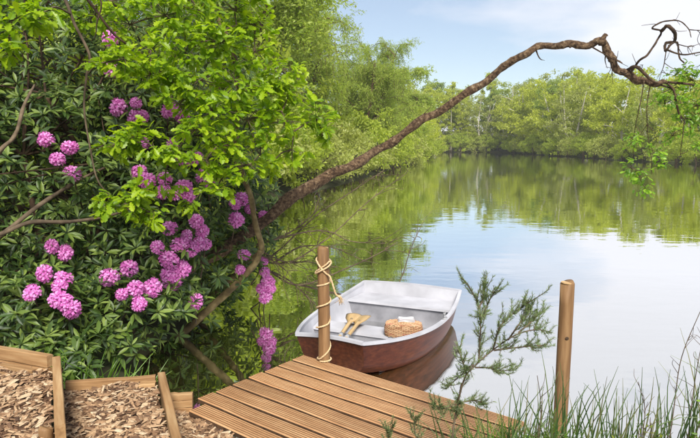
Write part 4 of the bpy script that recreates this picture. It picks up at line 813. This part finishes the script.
# leafy weeds
for i, (x, y, h, n, sz, mt) in enumerate([(1.62, 3.12, .34, 34, .034, 'far_b'), (1.52, 3.05, .26, 28, .03, 'far_b'), (1.75, 3.05, .22, 26, .035, 'grass'), (1.88, 3.0, .42, 26, .05, 'grass'), (1.98, 3.1, .36, 30, .045, 'grass'), (.98, 3.0, .30, 40, .03, 'grass'), (.88, 2.95, .26, 36, .03, 'grass'), (1.35, 3.0, .2, 26, .03, 'far_b'), (1.2, 2.98, .22, 26, .03, 'grass')]):
    z = max(gz(x, y), .15); r = tag(link('leafy_weed', None, None, (x, y, z)), 'small leafy weed with ' + ('dull dark' if mt == 'far_b' else 'fresh bright') + ' leaves growing among the rushes', 'plant', ('dull' if mt == 'far_b' else 'bright') + ' weeds among the rushes'); b = MB(); P = []
    for k in range(5):
        q = spline([(0, 0, -.05), (rg.normal(0, .04), rg.normal(0, .03), h * .5), (rg.normal(0, .09), rg.normal(0, .06), h * rg.uniform(.7, 1.1))], 5); b.tube(q, [.003, .0015], 4, False); P += [q[rg.integers(3, len(q))] for _ in range(n // 4)]
    b.obj('stem', 'twig', r, True); P = np.array(P) + rg.normal(0, .012, (len(P), 3)) + [x, y, z]; m_ = len(P)
    foliage_at(r, T_RHODO, P, rand_dir(m_, rg), rand_dir(m_, rg) + [0, 0, 1], rg.uniform(.6, 1.3, m_) * sz, mt, 0)
# gorse
G = [[(0.5, 3.0, 0.15), (0.53, 2.97, 0.42), (0.55, 3.0, 0.57), (0.58, 2.93, 0.82), (0.64, 2.95, 0.89), (0.74, 2.99, 0.96), (0.83, 2.9, 1.07), (0.95, 2.95, 1.08), (1.04, 2.99, 1.05)], [(0.66, 2.96, 0.9), (0.66, 2.95, 1.02), (0.65, 2.9, 1.12), (0.65, 2.98, 1.21), (0.59, 2.95, 1.32)], [(0.74, 2.99, 0.96), (0.74, 2.9, 1.09), (0.79, 2.94, 1.14), (0.87, 2.97, 1.19), (0.94, 2.9, 1.27)], [(0.81, 2.97, 1.02), (0.84, 2.9, 1.12), (0.91, 3.0, 1.15), (0.91, 2.96, 1.19)], [(0.63, 2.94, 0.9), (0.58, 2.93, 0.86), (0.54, 2.99, 0.79), (0.5, 2.92, 0.79)], [(0.57, 2.94, 0.8), (0.56, 2.98, 0.69), (0.49, 2.95, 0.66), (0.43, 2.9, 0.7)], [(0.65, 2.92, 1.11), (0.7, 2.98, 1.2), (0.72, 2.93, 1.28)],
     [(0.74, 2.98, 0.96), (0.83, 2.96, 0.98), (0.9, 2.9, 1.01), (1.01, 2.98, 0.99)], [(0.64, 2.95, 0.88), (0.7, 2.92, 0.89), (0.77, 2.93, 0.87), (0.84, 2.98, 0.86)], [(0.6, 2.95, 0.84), (0.56, 2.9, 0.95), (0.55, 2.95, 0.97)], [(0.84, 2.9, 1.08), (0.92, 2.92, 1.14), (1.0, 3.0, 1.18)], [(0.65, 2.95, 1.19), (0.68, 2.97, 1.25), (0.68, 2.98, 1.29)], [(0.56, 2.95, 0.69), (0.64, 3.0, 0.68), (0.68, 2.94, 0.7)], [(.45, 2.95, .15), (.38, 2.93, .38), (.34, 2.95, .52), (.33, 2.93, .62)], [(.42, 2.95, .15), (.27, 2.93, .35), (.2, 2.95, .5), (.22, 2.92, .58)]]
gs = tag(link('gorse_bush', None, None, (.5, 3.0, .15)), 'straggly grey-green gorse with upturned needle-leaved sprigs before the boat', 'bush'); og_ = np.array(gs.location)
P, X = [], []; b = MB()
def needles(q, dens):
    L = np.linalg.norm(np.diff(q, axis=0), axis=1).sum(); n = int(L * dens); t = RNG.uniform(.05, 1, n) * (len(q) - 1); i = np.minimum(t.astype(int), len(q) - 2); f = (t - i)[:, None]
    T = unit(q[i + 1] - q[i]); P.append(q[i] * (1 - f) + q[i + 1] * f); X.append(unit(T * .9 + rand_dir(n) * .8 + [0, 0, .15]))
for j, g_ in enumerate(G):
    q = spline(g_, 5); b.tube(q - og_, [.0065, .004, .0025] if j == 0 else [.0045, .002], 6, False, .05)
    needles(q, 420 if j else 150)
    for k in range(int(len(q) * (1.5 if j else .9))):
        i = RNG.integers(6 if j == 0 else 2, len(q)); T = unit(q[i] - q[i - 1]); d = unit(T * .9 + RNG.normal(0, .5, 3) + [.02, 0, .15]); L = RNG.uniform(.035, .09)
        s_ = spline([q[i], q[i] + d * L * .5 + RNG.normal(0, .005, 3), q[i] + d * L + [0, 0, .015]], 3); b.tube(s_ - og_, [.002, .001], 4, False); needles(s_, 700)
b.obj('stem', 'twig', gs, True); P = np.concatenate(P); X = np.concatenate(X)
foliage_at(gs, T_NEE, P, X, rand_dir(len(P)), RNG.uniform(.012, .025, len(P)), 'gorse', 0)
# ferny weeds at the foot of the rhododendron
for i, (x, y) in enumerate([(-1.75, 4.25), (-1.95, 4.2), (-2.15, 4.22), (-1.6, 4.4), (-2.35, 4.3)]):
    z = max(gz(x, y), .1); r = tag(link('grass_tuft', None, None, (x, y, z)), 'green grass tuft between lower step and rhododendron', 'grass', 'grass tufts at the foot of the bush'); blades(r, (x, y, z), 20, .34, .12, .005, .3, 'grass', rg)['kind'] = 'stuff'


# ------------------------------------------------------------------ thin air haze over the pond and its woods
hz = tag(MB().box((0, 110, 18), (520, 420, 42)).obj('haze', None), kind='stuff')
m, nt, o = new_mat("haze"); pv = N(nt, "ShaderNodeVolumePrincipled", {"Color": (.95, .97, 1., 1), "Density": .0006, "Anisotropy": .2}); nt.links.new(pv.outputs[0], o.inputs["Volume"]); hz.data.materials.append(m)
